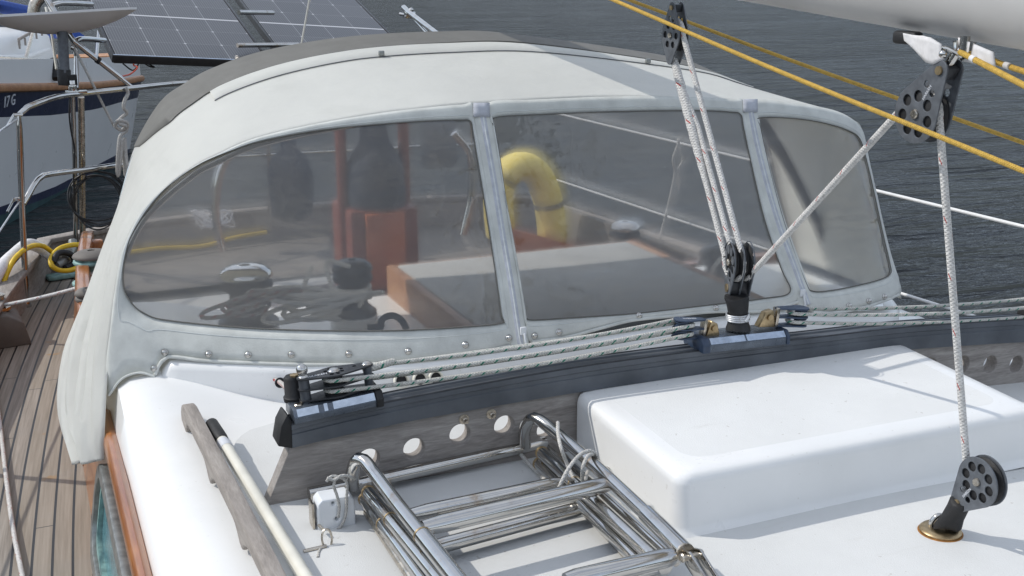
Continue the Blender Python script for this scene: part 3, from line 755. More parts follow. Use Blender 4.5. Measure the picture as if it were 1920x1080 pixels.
# hem along the foot
for hp in ([(291, 703), (303, 678), (318, 669), (380, 676), (480, 681), (600, 684), (740, 681), (865, 669), (956, 649)], [(997, 641), (1060, 633), (1125, 616), (1185, 601), (1260, 593), (1335, 585), (1440, 583), (1496, 566)],
           [(1524, 586), (1560, 587), (1610, 579), (1650, 567), (1684, 553)], [(204, 742), (230, 710), (262, 699), (291, 706)]):
    mb = MB(); mb.tube(spline([D(a, b, .002) for a, b in hp], 50), .0042 if len(hp) > 4 else .0028, 8); mb.obj('hem', MT['trim'], sh)
# zips
def zipper(path, w0):
    pts = spline([V((a, b, 0)) for a, b in path], 40)
    def strip(wd, off, mat, name, par, t0=0, t1=1):
        rows = []
        m = len(pts)-1
        for i, p in enumerate(pts):
            if not t0*m <= i <= t1*m: continue
            t = (pts[min(i+1, m)]-pts[max(i-1, 0)]).normalized(); n_ = V((-t.y, t.x, 0))
            rows.append([D(*(p+n_*wd*q).xy, off*(1-.8*abs(q)**4)) for q in (-1, -.5, 0, .5, 1)])
        mb = MB(); mb.grid(rows); return mb.obj(name, mat, par, smooth=80)
    z = strip(w0, .006, MT['trim'], 'zip', sh)
    strip(w0*.52, .0075, MT['webbing'], 'zip_tape', z)
    strip(w0*.14, .0085, MT['stitch'], 'zip_teeth', z)
    return z, pts
z1, zp1 = zipper([(901, 199), (911, 260), (925, 340), (941, 440), (958, 540), (972, 632), (976, 652)], 17)
z2, zp2 = zipper([(1403, 192), (1413, 250), (1432, 330), (1458, 420), (1487, 500), (1513, 572)], 15)
for (c, wd, hh) in (((901, 208), 15, 13), ((1404, 200), 13, 12)):
    mb = MB(); mb.grid([[D(c[0]+wd*a, c[1]+hh*b, .0095) for a in (-1, -.3, .3, 1)] for b in (-1, -.3, .3, 1)]); mb.obj('zip_patch', MT['webbing'], sh, solid=.003)
for z, (a, b) in ((z1, (978, 622)), (z2, (1500, 551))):
    p = D(a, b, .012); mb = MB(); mb.box(p, (.016, .006, .020)); mb.tube([p+V((0, -.006, -.004)), p+V((.002, -.012, -.03)), p+V((.006, -.012, -.05))], .003, 6)
    mb.obj('zip_slider', MT['whiteplastic'], z, bevel=.002)
# snaps
SN = [(310, 661), (392, 664), (466, 665), (547, 665), (654, 664), (765, 659), (872, 647), (953, 634), (290, 691), (1001, 630), (1047, 623), (1197, 592), (1341, 578), (1590, 574), (1627, 565), (1656, 557)]
for (a, b) in SN:
    p = D(a, b, .004); n_ = dnorm(p)
    mb = MB(); mb.lathe(p, n_, [(.0085, 0), (.0085, .0015), (.006, .003), (.0062, .005), (.0048, .0075), (.002, .009), (0, .0092)], 16); mb.obj('snap_fastener', MT['steel'], sh, smooth=60)
# frame hoops inside
mb = MB(); mb.tube([roofpt(4+i*(NPAIR-5.0)/70, .03, -.024) for i in range(71)], .0125, 10); mb.obj('frame_hoop', MT['steel'], sh)
mb = MB(); mb.tube([roofpt(5+i*(NPAIR-5.4)/70, .96, -.022) for i in range(71)], .0125, 10); mb.obj('frame_hoop', MT['steel'], sh)
# ================================================================== deck gear
def hull2d(pts):
    pts = sorted(set((round(a, 6), round(b, 6)) for a, b in pts))
    def half(q):
        h = []
        for p in q:
            while len(h) > 1 and (h[-1][0]-h[-2][0])*(p[1]-h[-2][1])-(h[-1][1]-h[-2][1])*(p[0]-h[-2][0]) <= 0: h.pop()
            h.append(p)
        return h
    a = half(pts); b = half(pts[::-1]); return a[:-1]+b[:-1]
def lens(cs):
    pts = []
    for x, y, r in cs: pts += circ((x, y), r, 36)
    return hull2d(pts)
def sweep(mb, p0, p1, prof, mi=None):
    p0, p1 = V(p0), V(p1); n = len(prof)
    a = [p0+EY*y+EZ*z for y, z in prof]; b = [p1+EY*y+EZ*z for y, z in prof]
    return mb.add(a+b, [list(range(n))[::-1], list(range(n, 2*n))]+[(i, (i+1) % n, n+(i+1) % n, n+i) for i in range(n)], mi)
def T(px, py, y=2.015): return P(px, py, Y=y)
# ------------------------------------------------------------------ traveller
tv = thing('mainsheet_traveller', 'navy curved traveller track on a grey wooden beam with drilled holes across the coachroof', 'traveller', (1.37, 2.04, 0))
bpx = [(548, 839), (660, 812), (800, 783), (1070, 737), (1250, 710), (1400, 690), (1550, 672), (1680, 657), (1800, 648), (1920, 641)]
tpx = [(546, 796), (660, 768), (800, 739), (1070, 690), (1250, 665), (1400, 647), (1550, 630), (1680, 615), (1800, 606), (1920, 599)]
B = [T(a, b) for a, b in bpx]; TP = [T(a, b) for a, b in tpx]
B.append(B[-1]+(B[-1]-B[-2])*1.0+V((0, 0, -.004))); TP.append(TP[-1]+(TP[-1]-TP[-2])*1.0+V((0, 0, -.004)))
Bs = spline(B, 60); Ts = spline(TP, 60)
xr = Bs[-1].x
lo_ = T(497, 957, 2.022); lu = T(541, 848, 2.022)
outl = [(lo_.x, -.004), (lu.x, lu.z)]+[(p.x, p.z+.001) for p in Bs]+[(xr, roofz(xr)-.002)]
outl += [(lerp(xr, lo_.x, i/24), roofz(lerp(xr, lo_.x, i/24))-.002) for i in range(1, 24)]
holes = []
hpx = [(692, 862), (777, 842), (863, 815), (946, 799)]
hc = [T(a, b, 2.022) for a, b in hpx]
st = (hc[-1]-hc[0])/3
hc2 = [T(a, b, 2.022) for a, b in ((1743, 687), (1805, 683), (1857, 683), (1906, 683))]
for c in hc: holes.append(circ((c.x, c.z), .0225, 26))
k = hc[-1].x+st.x
while k < 1.95: holes.append(circ((k, .062+.0), .0225, 20)); k += st.x
for c in hc2: holes.append(circ((c.x, c.z), .0225, 26))
hole_x = [c.x for c in hc]
mb = MB(); mb.place(plate(outl, holes, .036, .0025), (0, 2.040, 0), EX, EZ, EY)
wb = mb.obj('wooden_beam', MT['greywood'], tv, smooth=30)
for (a, b) in ((870, 786), (921, 776)):
    p = T(a, b, 2.022); mb = MB()
    mb.lathe(p, -EY, [(.011, 0), (.011, .0015), (.0055, .002), (.0055, .008), (.004, .0095), (.0035, .018), (0, .0185)], 12); mb.obj('bolt', MT['steel_old'], wb)
mb = MB()
rows = []
for p, q in zip(Bs, Ts):
    u = (q-p); h = u.length; u.normalize()
    sec = [(-.026, 0), (-.026, h*.55), (-.0235, h*.58), (-.0235, h*.74), (-.026, h*.78), (-.026, h), (-.012, h+.001), (-.010, h-.003), (.010, h-.003), (.012, h+.001), (.026, h), (.026, 0)]
    rows.append([V((p.x, 2.038+a, p.z))+u*b for a, b in sec])
mb.grid(rows, closed=True); mb.f.append([i for i in range(12)][::-1]); mb.f.append([len(mb.v)-12+i for i in range(12)])
tr = mb.obj('track', MT['navyal'], tv, smooth=30)
mb = MB(); mb.tube([V((q.x, 2.0145, q.z-.0005)) for q in Ts], .0028, 6); mb.tube([V((q.x, 2.062, q.z-.0005)) for q in Ts], .0028, 6); mb.obj('rubber_lip', MT['black'], tr)
e = [T(a, b, 2.012) for a, b in ((521, 838), (527, 800), (538, 778), (548, 790), (550, 842))]
mb = MB(); mb.prism(e, V((0, .055, 0))); mb.obj('end_cap', MT['rubber'], tv, bevel=.004)
pe = Ts[-1]; mb = MB(); mb.box((2.335, 2.038, T(1912, 600).z-.01), (.05, .062, .055)); mb.obj('end_cap', MT['rubber'], tv, bevel=.006)
# control end unit on the left of the track
q0, q1 = P(547, 798, Y=2.0), P(718, 760, Y=2.0); d = (q1-q0).normalized(); nu = d.cross(-EY).normalized()
if nu.z < 0: nu = -nu
cu_ = thing('traveller_end_unit', 'grey traveller end fitting with stacked double sheave block at the left end of the track', 'pulley block', (q0.x, 2.038, q0.z))
prof = [(0, 0), (0, .013), (.011, .025), (.070, .025), (.076, .018), (.076, 0)]
mb = MB(); sweep(mb, q0+d*.006, q1-d*.012, prof); mb.prism([q0+EY*y+EZ*z for y, z in prof], d*.006) if 0 else None
base = mb.obj('base_plate', MT['greyal'], cu_, bevel=.0015)
mb = MB(); sweep(mb, q1-d*.012, q1+d*.002, [(-.002, -.002), (-.002, .015), (.010, .0275), (.072, .0275), (.078, .019), (.078, -.002)]); mb.obj('end_bumper', MT['rubber'], base, bevel=.001)
for a, b in ((.07, .30), (.36, .40), (.46, .97)):
    mb = MB(); s0 = q0.lerp(q1, a); s1 = q0.lerp(q1, min(b, .92)); c0 = V((0, .0005, .0135))-V((0, .0006, -.0006))
    w_ = V((0, .0105, .0115)); mb.grid([[s0+c0, s1+c0], [s0+c0+w_, s1+c0+w_]]); mb.obj('sky_sheen_edge', MT['silver'], base)  # pale strips paint the sky's reflection on the chamfer
Pt = P(626, 697, Y=2.040)
def LP(a, y, h):
    """along the track from the sheave axis, across, above the unit's plate"""
    b0 = q0+d*((Pt-q0).dot(d)); return V((b0.x, 2.040, b0.z))+d*a+EY*y+nu*h
HT = (Pt-q0).dot(nu)
levels = [.030, .030+(HT-.030)*.5, HT]
shp = lens([(0, 0, .027), (-.060, 0, .013), (.066, 0, .012)])
hs = [circ((.0165*math.cos(t), .0165*math.sin(t)), .0042, 12) for t in [i*math.pi/4+.3 for i in range(8)] if True]+[circ((.042, .004), .004, 10), circ((-.038, -.004), .004, 10)]
for i, h in enumerate(levels):
    mb = MB(); mb.place(plate(shp, hs if i == 2 else [], .0035, .0006), LP(0, 0, h), d, EY, nu); ck = mb.obj('cheek', MT['black'], cu_)
    if i == 2:
        mb = MB(); mb.place(text('HARKEN', .010, .0002), LP(-.034, -.006, h+.0022), d, EY, nu); mb.obj('lettering', MT['paleletter'], ck)
for i in range(2):
    hm = (levels[i]+levels[i+1])/2
    mb = MB(); mb.lathe(LP(0, 0, hm-.010), nu, [(.021, 0), (.0225, .001), (.0225, .003), (.015, .0065), (.015, .0135), (.0225, .017), (.0225, .019), (.021, .020)], 28); mb.obj('sheave', MT['rubber'], cu_)
for a, h0_, h1_, r in ((-.060, .020, HT, .0105), (.066, levels[1]-.02, levels[1]+.004, .0085), (.066, HT-.018, HT, .0085)):
    mb = MB(); mb.lathe(LP(a, 0, h0_), nu, [(r, 0), (r, h1_-h0_)], 16); mb.obj('post', MT['navyal'], cu_)
for a, r in ((-.060, .008), (0, .010), (.066, .0085)):
    mb = MB(); mb.lathe(LP(a, 0, HT+.002), nu, [(r*1.2, 0), (r*1.2, .001), (r, .002), (r*.85, .0045), (r*.4, .006), (0, .0062)], 16); mb.obj('rivet', MT['steel'], cu_)
mb = MB(); mb.ball(LP(-.060, .004, HT+.016), .0115, 14); mb.lathe(LP(-.060, .004, HT+.006), nu, [(.009, 0), (.008, .006)], 12); mb.obj('eye_bolt', MT['steel'], cu_)
mb = MB(); mb.lathe(LP(-.076, .030, .022), nu, [(.021, 0), (.0215, .008), (.018, .012), (.0165, .046), (.013, .050), (0, .0505)], 20); cl = mb.obj('cam_cleat', MT['rubber'], cu_)
mb = MB(); mb.lathe(LP(-.072, .026, .072), nu, [(.009, 0), (.009, .003), (.004, .004), (0, .004)], 6); mb.obj('screw', MT['brass'], cl)
mb = MB(); mb.lathe(q0+d*.022+V((0, .032, .026)), EZ, [(.009, 0), (.007, .002), (0, .002)], 12); mb.obj('screw', MT['steel_old'], base)
# red flecked control line through a hole in the hood base
hp_ = D(525, 716, .012)
tl = tag(MB().tube(spline([hp_+V((-.02, .05, .006)), hp_, P(545, 735, Y=2.10), P(566, 752, Y=2.06)], 20), .0055, 10).obj('control_line', MT['ropered']), 'short red flecked white line from the left end fitting into the hood base', 'rope')
hn = tag(MB().lathe(D(523, 714, .006)+V((0, -.016, .0)), V((0, -1, .35)), [(.012, 0), (.0125, .004), (.0095, .004), (.0085, .001)], 18).obj('cable_gland', MT['black'], None), 'round dark rubber lined hole in the white hood base at the left', 'fairlead')
# ------------------------------------------------------------------ traveller car
c0_, c1_ = P(1317, 660, Y=2.0), P(1481, 642, Y=2.0); cdv = (c1_-c0_).normalized()
car = thing('traveller_car', 'grey traveller car with black rubber boot under the mainsheet block', 'traveller car', ((c0_.x+c1_.x)/2, 2.04, c0_.z))
mb = MB(); sweep(mb, c0_+cdv*.02, c1_-cdv*.010, [(0, -.004), (0, .014), (.010, .026), (.070, .026), (.078, .014), (.078, -.004)]); body = mb.obj('car_body', MT['greyal'], car, bevel=.001)
for s0, s1 in ((c0_, c0_+cdv*.02), (c1_-cdv*.010, c1_)):
    mb = MB(); sweep(mb, s0, s1, [(-.003, -.005), (-.003, .015), (.008, .029), (.071, .029), (.081, .016), (.081, -.005)]); mb.obj('end_cap', MT['navypl'], car, bevel=.004)
s0, s1 = c0_+cdv*.022, c1_-cdv*.012
for a, b in ((.0, .46), (.48, 1)):
    mb = MB(); u0, u1 = s0.lerp(s1, a), s0.lerp(s1, b); mb.grid([[u0+V((0, -.0003, .0147)), u1+V((0, -.0003, .0147))], [u0+V((0, .0093, .0263)), u1+V((0, .0093, .0263))]]); mb.obj('sky_sheen_edge', MT['silver'], body)  # sky reflection painted as pale strips along the car's front chamfer
bb = P(1385, 617, Y=2.035); bt = P(1381, 556, Y=2.045)
mb = MB(); ax = (bt-bb); rows = []
for f, r in ((0, .031), (.08, .030), (.2, .026), (.33, .024), (.45, .0238), (.6, .026), (.8, .028), (.93, .030), (1, .029), (1.02, .02)):
    rows.append([bb+ax*f+V((math.cos(t)*r*.95*(1+.06*math.sin(3*t+f*5)), math.sin(t)*r*.8, .003*math.sin(2*t+f*3))) for t in [2*math.pi*i/20 for i in range(20)]])
mb.grid(rows, closed=True); mb.f.append([len(mb.v)-20+i for i in range(20)]); mb.obj('rubber_boot', MT['rubber'], car, smooth=60)
mb = MB()
for k in range(4): mb.tube([bb+ax*(.30+.055*k)+V((math.cos(t)*.0262, math.sin(t)*.0225, 0)) for t in [2*math.pi*i/24 for i in range(24)]], .0022, 6, closed=True)
mb.tube([bb+ax*.36+V((.004, -.024, -.004)), bb+ax*.42+V((.014, -.024, .004))], .0042, 8)
mb.obj('wire_clamp', MT['wire'], car)
# small blue double blocks on the car
def cheekblock(name, label, px0, px1, py, side_, up_tilt=0):
    """low blue block lying flat beside the car: shell plates, two sheaves, brass hinge"""
    a, b = P(px0, py, Y=2.035), P(px1, py-1, Y=2.035)
    L_ = (b-a).length; dd = (b-a).normalized(); nn = dd.cross(-EY).normalized()
    if nn.z < 0: nn = -nn
    th = thing(name, label, 'pulley block', a.lerp(b, .5))
    c = a.lerp(b, .5)
    sp = lens([(-.3*L_*side_, 0, .019), (.40*L_*side_, 0, .009)])
    for h in (.014, -.006, -.026):
        m = MB(); m.place(plate(sp, [], .004, .001), c+nn*h, dd, EY, nn); ck = m.obj('cheek', MT['navypl'], th)
        if h == .014 and side_ > 0:
            m = MB(); m.place(text('HARKEN', .0085, .0002), c+nn*(h+.0024)-dd*.004, dd, EY, nn); m.obj('lettering', MT['paleletter'], ck)
    for h in (.004, -.016):
        m = MB(); m.lathe(c-dd*(.3*L_*side_)+nn*(h-.006), nn, [(.0165, 0), (.0165, .002), (.012, .004), (.012, .008), (.0165, .010), (.0165, .012)], 20); m.obj('sheave', MT['navypl'], th)
    m = MB(); m.box(c+dd*(.45*L_*side_)-nn*.006, (.008, .018, .044), (dd, EY, nn)); hd_ = m.obj('head_plate', MT['steel_old'], th, bevel=.0015)
    m = MB(); m.prism([c+dd*(.50*L_*side_)+nn*-.028+EY*-.010, c+dd*(1.0*L_*side_)+nn*-.028+EY*-.010, c+dd*(.84*L_*side_)+nn*.006+EY*-.010, c+dd*(.62*L_*side_)+nn*.012+EY*-.010], EY*.020); br = m.obj('hinge_bracket', MT['brass'], th, bevel=.002)
    m = MB(); m.lathe(c+dd*(.72*L_*side_)-nn*.004-EY*.016, EY, [(.007, 0), (.007, .004), (.004, .005), (.004, .028), (.007, .029), (.007, .033)], 12); m.obj('pin', MT['brass'], br)
    return c, dd, nn
bl = cheekblock('control_line_block', 'small blue double block with brass hinge on the left of the traveller car', 1266, 1322, 611, 1)
br_ = cheekblock('control_line_block', 'small blue double block with brass hinge on the right of the traveller car', 1452, 1512, 589, -1)
# control lines left: three parts
def rp(l): return [P(a, b, Y=y) for a, b, y in l]
def sag(a, b, s, n=14):
    return [a.lerp(b, i/n)-EZ*(s*4*(i/n)*(1-i/n)) for i in range(n+1)]
def arc_sheave(c, n1, r, v0, ang, n=10):
    v0 = V(v0).normalized(); return [c+(Matrix.Rotation(ang*i/n, 3, n1) @ v0)*r for i in range(n+1)]
mb = MB()
cA = LP(0, 0, (levels[1]+levels[2])/2); cB = LP(0, 0, (levels[0]+levels[1])/2)
lc = bl[0]-bl[1]*.012
la = arc_sheave(cA, nu, .0205, EY, math.pi); lb_ = arc_sheave(cB, nu, .0205, EY, math.pi)
ra = arc_sheave(lc+bl[2]*.004, bl[2], .0165, -EY, math.pi); rb = arc_sheave(lc-bl[2]*.016, bl[2], .0165, -EY, math.pi)
path = [LP(.062, .004, HT-.010)]+sag(LP(.075, .002, HT-.010), ra[0]+bl[2]*.006+EY*.02, .012)[1:-1]
mb = MB(); mb.tube(spline([LP(.058, .004, levels[2]-.012), LP(.08, .004, HT-.008)]+sag(LP(.10, .004, HT-.006), lc+bl[2]*.012+EY*.012-bl[1]*.01, .010)[1:], 60), .0044, 10)
mb.tube([LP(.064, .004, HT-.010), LP(.085, .004, HT-.009), LP(.12, .004, HT-.006), LP(.125, .004, HT-.006)], [.007, .0078, .0068, .0044], 10)
mb.obj('r', MT['ropegreen']).name = 'control_line'
r1 = bpy.data.objects['control_line.001']
tag(r1, 'green flecked white line nearest the windows, of three left of the traveller car', 'rope', 'green flecked traveller lines')
mb = MB(); mb.tube(la[::-1][::-1][:0]+la+sag(la[-1], ra[0], .010)[1:-1]+ra+sag(ra[-1], la[0]+d*.02+nu*.004, .004)[1:-1], .0044, 10)
r2 = mb.obj('control_line', MT['ropegreen']); tag(r2, 'green flecked white line round the upper sheave left of the traveller car', 'rope', 'green flecked traveller lines')
mb = MB(); mb.tube(lb_+sag(lb_[-1], rb[0], .012)[1:-1]+rb+sag(rb[-1], lb_[0]+d*.02, .006)[1:-1], .0044, 10)
r3 = mb.obj('control_line', MT['ropegreen']); tag(r3, 'green flecked white line lowest of the three along the navy track left of the car', 'rope', 'green flecked traveller lines')
# right side lines, to the end unit just out of the frame
rc = br_[0]+br_[1]*.012
xe = 2.40
def rend(dz, y): return V((xe, y, P(1920, 585, Y=2.03).z+dz))
for i, (dz, dy, hh, lab) in enumerate(((.028, .010, .006, 'green flecked white line running right from the car, highest of the three'), (.012, -.014, .002, 'green flecked white line running right from the car, between two others'), (-.014, -.012, -.018, 'green flecked white line running right from the car just above the navy track'))):
    ar = arc_sheave(rc+br_[2]*(.004 if i < 2 else -.016), br_[2], .0165, EY, math.pi)
    st_ = [ar[-1]-br_[1]*.0] if i else [rc+br_[2]*.010+EY*.012]
    pts = (ar if i else st_)+sag(ar[-1] if i else st_[0], rend(dz, 2.03+dy), .012, 20)[1:]
    o = MB().tube(pts, .0044, 10).obj('control_line', MT['ropegreen']); tag(o, lab, 'rope', 'green flecked traveller lines')
# ------------------------------------------------------------------ blocks
def make_block(name, label, c, axis, up, R, r, L, ns=1, sw=.019, holes=7, r2=None, L2=0, mat='blockgrey', letters=None, face=-1, flip=False):
    c = V(c); axis = V(axis).normalized(); up = V(up); up = (up-axis*up.dot(axis)).normalized(); e3 = axis.cross(up)
    th = thing(name, label, 'pulley block', c)
    cs = [(0, 0, R), (0, L, r)]
    if r2: cs.append((0, -L2, r2))
    sp = lens(cs)
    W_ = ns*sw
    hs = [circ((R*.62*math.cos(t), R*.62*math.sin(t)), R*.2, 16) for t in [math.pi/2+2*math.pi*(i+.5)/holes for i in range(holes)]]
    if L > R*1.2: hs += [circ((r*.55, L*.56), R*.13, 12), circ((-r*.55, L*.62), R*.13, 12)]
    for i in range(ns+1):
        off = -W_/2+sw*i
        m = MB(); m.place(plate(sp, hs if i in (0, ns) else [], .003, .0007), c+axis*off, e3, up, axis); ck = m.obj('cheek', MT[mat], th)
        if letters and ((i == 0 and face < 0) or (i == ns and face > 0)):
            fx = up if not flip else -up
            ez_ = axis*face; ey_ = ez_.cross(fx)
            m = MB(); m.place(text(letters, R*.15, .0002), c+axis*(off+face*.0018)+up*(L*.50)+e3*0, fx, ey_, ez_); m.obj('lettering', MT['paleletter'], ck)
    for i in range(ns):
        off = -W_/2+sw*i+.0025; g = sw-.005; Rs = R*.93
        m = MB(); m.lathe(c+axis*off, axis, [(Rs*.97, 0), (Rs, .001), (Rs, .0025), (Rs*.78, g*.45), (Rs*.78, g*.55), (Rs, g-.0025), (Rs, g-.001), (Rs*.97, g)], 32); m.obj('sheave', MT['rubber'], th)
    m = MB(); m.lathe(c-axis*(W_/2+.006), axis, [(R*.14, 0), (R*.17, .002), (R*.17, .004), (R*.12, .005), (R*.12, W_+.007), (R*.17, W_+.008), (R*.17, W_+.010), (R*.14, W_+.012)], 14); m.obj('axle_pin', MT['steel_old'], th)
    m = MB(); q = c+up*L
    m.lathe(q-axis*(W_/2+.005), axis, [(r*.42, 0), (r*.45, .003), (r*.32, .004), (r*.32, W_+.006), (r*.45, W_+.007), (r*.42, W_+.010)], 12)
    m.obj('head_bolt', MT['brass'], th)
    m = MB(); m.box(q-up*.001, (r*1.3, W_-.004, r*1.4), (e3, axis, up)); m.obj('head_spacer', MT['black'], th, bevel=.002)
    return th, c, axis, up, e3
ab = math.radians(-18); axc = V((math.cos(ab), math.sin(ab), 0))
cc = P(1386, 491, Y=2.06)
bk1 = make_block('mainsheet_block', 'dark double block standing on the black rubber boot of the traveller car', cc, axc, V((.02, .03, -1)), .046, .022, .060, 2, .022, 8)
fa = math.radians(2)
cb = P(1731, 213, X=1.395); bk2 = make_block('mainsheet_block', 'dark single block hanging from the boom shackle at upper right', cb, EX, V((0, -.52, .86)), .049, .017, .088, 1, .032, 7, letters='HARKEN')
ca = P(1266, 66, Y=2.40); bk3 = make_block('mainsheet_block', 'slim dark block hanging at the top of the frame above the sprayhood', ca, EX, V((0, -.03, 1)), .040, .013, .064, 1, .024, 6, r2=.013, L2=.056)
pb = ca+V((-.012, 0, -.056)); 
dbp = P(1763, 997, Z=.004); cdk = P(1842, 902, X=dbp.x+.012)
bk4 = make_block('mainsheet_block', 'dark single block leaning on the round rusty deck plate at lower right', cdk, EX, V((0, .56, -.83)), .045, .017, .070, 1, .022, 8, letters='HARKEN', flip=True)
# round deck plate with eye and rubber boot under the leaning block
dp = thing('deck_eye', 'round stained metal deck plate with eye and black rubber boot at lower right', 'deck fitting', (dbp.x, dbp.y, 0))
mb = MB(); mb.lathe((dbp.x, dbp.y, .0035), EZ, [(.040, 0), (.040, .001), (0, .001)], 40); mb.obj('rust_ring', MT['rust'], dp)
mb = MB(); mb.lathe((dbp.x, dbp.y, .0045), EZ, [(.037, 0), (.0375, .004), (.034, .0075), (.026, .0085), (.012, .008), (0, .008)], 40); mb.obj('base_plate', MT['brass'], dp, smooth=50)
hd4 = cdk+bk4[3]*.070
mb = MB(); e0 = V((dbp.x, dbp.y, .012))
mb.tube(spline([e0+V((-.014, .010, -.004)), e0+V((-.013, .010, .012)), e0+V((-.002, .004, .024)), e0+V((.010, -.004, .014)), e0+V((.012, -.006, -.004))], 20), .0045, 10); mb.obj('eye', MT['steel'], dp)
mb = MB(); rows = []
b0, b1 = e0+V((.006, -.006, .004)), hd4+bk4[3]*-.006
for f, r in ((0, .024), (.15, .0255), (.4, .021), (.7, .0205), (.9, .023), (1, .020)):
    rows.append([b0.lerp(b1, f)+V((math.cos(t)*r, math.sin(t)*r*.9, .006*math.sin(2*t+f*4))) for t in [2*math.pi*i/18 for i in range(18)]])
mb.grid(rows, closed=True); mb.f.append([len(mb.v)-18+i for i in range(18)]); mb.obj('rubber_boot', MT['rubber'], dp, smooth=60)
# ------------------------------------------------------------------ boom
BA, BB = P(1920, 95, X=1.44)+V((.03, 0, .083)), P(1380, 0, X=1.375)+V((.03, 0, .083))
BR = .086
def boomc(y): return BA+(BB-BA)*((y-BA.y)/(BB.y-BA.y))
boom = thing('boom', 'grey painted boom crossing the upper right corner above the mainsheet blocks', 'boom', boomc(1.45))
mb = MB(); mb.tube([boomc(-.6+i*.35) for i in range(18)], BR, 40, scale=(.92, 1.0)); mb.obj('spar', MT['boom'], boom, smooth=60)
def bu(y, side=0, drop=0): return boomc(y)+V((side, 0, -BR-drop))
mb = MB(); fp = P(1702, 68, X=1.40); fp = V((fp.x, fp.y, bu(fp.y).z-.006)); mb.box(fp, (.022, .055, .022)); mb.obj('fairlead', MT['rubber'], boom, bevel=.006)
hk = cb+bk2[3]*.088
top_ = V((hk.x+.01, hk.y-.02, bu(hk.y).z))
mb = MB(); mb.tube([top_+V((0, 0, .012)), top_+V((0, 0, -.012))], .008, 10); mb.tube([top_+V((0, .018, .004)), top_+V((0, .016, -.014)), top_+V((0, 0, -.024)), top_+V((0, -.016, -.014)), top_+V((0, -.018, .004))], .0045, 8); mb.obj('boom_eye', MT['steel'], boom)
sk_ = thing('shackle', 'bright steel shackle between the boom eye and the upper right block', 'shackle', hk)
mb = MB(); mb.lathe(hk+EZ*.008, (top_-hk).normalized(), [(.0085, 0), (.0085, .022), (.006, .024)], 14); mb.obj('swivel', MT['steel'], sk_)
mb = MB(); s_ = top_+V((0, 0, -.026)); mb.tube(spline([hk+V((-.012, 0, .022)), hk+V((-.013, 0, .036)), s_+V((0, 0, .006)), hk+V((.013, 0, .036)), hk+V((.012, 0, .022))], 20), .004, 8); mb.ball(hk+V((-.013, 0, .026)), .0075, 10); mb.obj('bow', MT['steel'], sk_)
# white webbing strop round the shackle
mb = MB(); rows = []
A0 = V((hk.x-.005, hk.y+.10, bu(hk.y+.10).z-.004)); A1 = hk+V((-.012, .0, .030))
for i in range(15):
    f = i/14; c = A0.lerp(A1, f)+V((0, 0, -.006*math.sin(f*3.1))); hw = lerp(.006, .021, min(1, f*1.8))*(1 if f < .8 else 1-(f-.8)*2.2)
    rows.append([c+V((math.sin(f*6)*.004, q*hw*.35, q*hw)) for q in (-1, -.6, -.2, .2, .6, 1)])
mb.grid(rows); st1 = mb.obj('webbing_strop', MT['whitecloth'], None, smooth=80, solid=.004); tag(st1, 'white webbing strop stretched from under the boom to the steel shackle', 'strap')
mb = MB(); rows = []
A0 = V((hk.x+.012, hk.y-.085, bu(hk.y-.085).z-.014)); A1 = hk+V((.012, -.012, .034))
for i in range(11):
    f = i/10; c = A0.lerp(A1, f); hw = lerp(.012, .018, f)
    rows.append([c+V((0, q*hw*.3, q*hw)) for q in (-1, -.4, .4, 1)])
mb.grid(rows); st2 = mb.obj('webbing_strop', MT['whitecloth'], None, smooth=80, solid=.004); tag(st2, 'short white webbing tail behind the steel shackle, by the yellow rope splices', 'strap')
# ------------------------------------------------------------------ mainsheet: one rope
RR = .0066
msh = thing('mainsheet', 'thick white braided mainsheet rope led between the boom blocks, car and deck block', 'rope', cc)
top3 = ca+EX*0
s3 = [ca+V((.0, .034*math.cos(t), .034*math.sin(t))) for t in [math.radians(a) for a in (150, 110, 70, 30, 0, -15)]]
e_c1 = cc-axc*.011
# leg over the aft boom sheave down to the left car sheave
c_low = P(1384, 500, Y=cc.y-.02)
arcC = [cc-axc*.011+(V((0, -1, 0))*math.cos(t)+V((0, 0, -1))*math.sin(t))*.039 for t in [math.radians(a) for a in (-10, 15, 40, 65, 90, 120, 150, 185)]]
pa = ca+V((0, -.034, .004))
legA = [ca+V((0, .034*math.cos(t), .034*math.sin(t))) for t in [math.radians(a) for a in (200, 160, 130, 100, 70, 40, 10)]]
lC = [ca+V((.0, -.036*math.cos(t), .036*math.sin(t))) for t in [math.radians(a) for a in (175, 140, 110, 80, 50, 20, 0)]]
q_ = lC+sag(lC[-1], arcC[0], 0, 30)[1:-1]+arcC
up_end = ca+V((-.004, .036, 0))
q_ = sag(P(1357, 470, Y=2.10), lC[0], 0, 20)[:-1]+q_ if 0 else q_
m = MB(); m.tube(q_, RR, 12); m.obj('fall', MT['rope'], msh)
# leg from the back of the car sheave up to the becket (spliced, thick)
bk = pb+V((.012, 0, -.004))
a0 = cc-axc*.011+V((0, .037, .004)); pts = sag(a0, bk, 0, 40)
rad = [RR+(.0042 if i > 24 else .0042*max(0, (i-14)/10))*(1 if i < 38 else .7)+.0006*math.sin(i*2.2)*(i > 16) for i in range(41)]
m = MB(); m.tube(pts, rad, 12); m.obj('spliced_leg', MT['rope'], msh)
m = MB(); m.tube(sag(cc-axc*.004+V((0, .030, .030)), bk.lerp(a0, .35)+V((.012, -.01, 0)), 0, 20)+[bk.lerp(a0, .12)], RR*.95, 12); m.obj('spliced_leg', MT['rope'], msh)
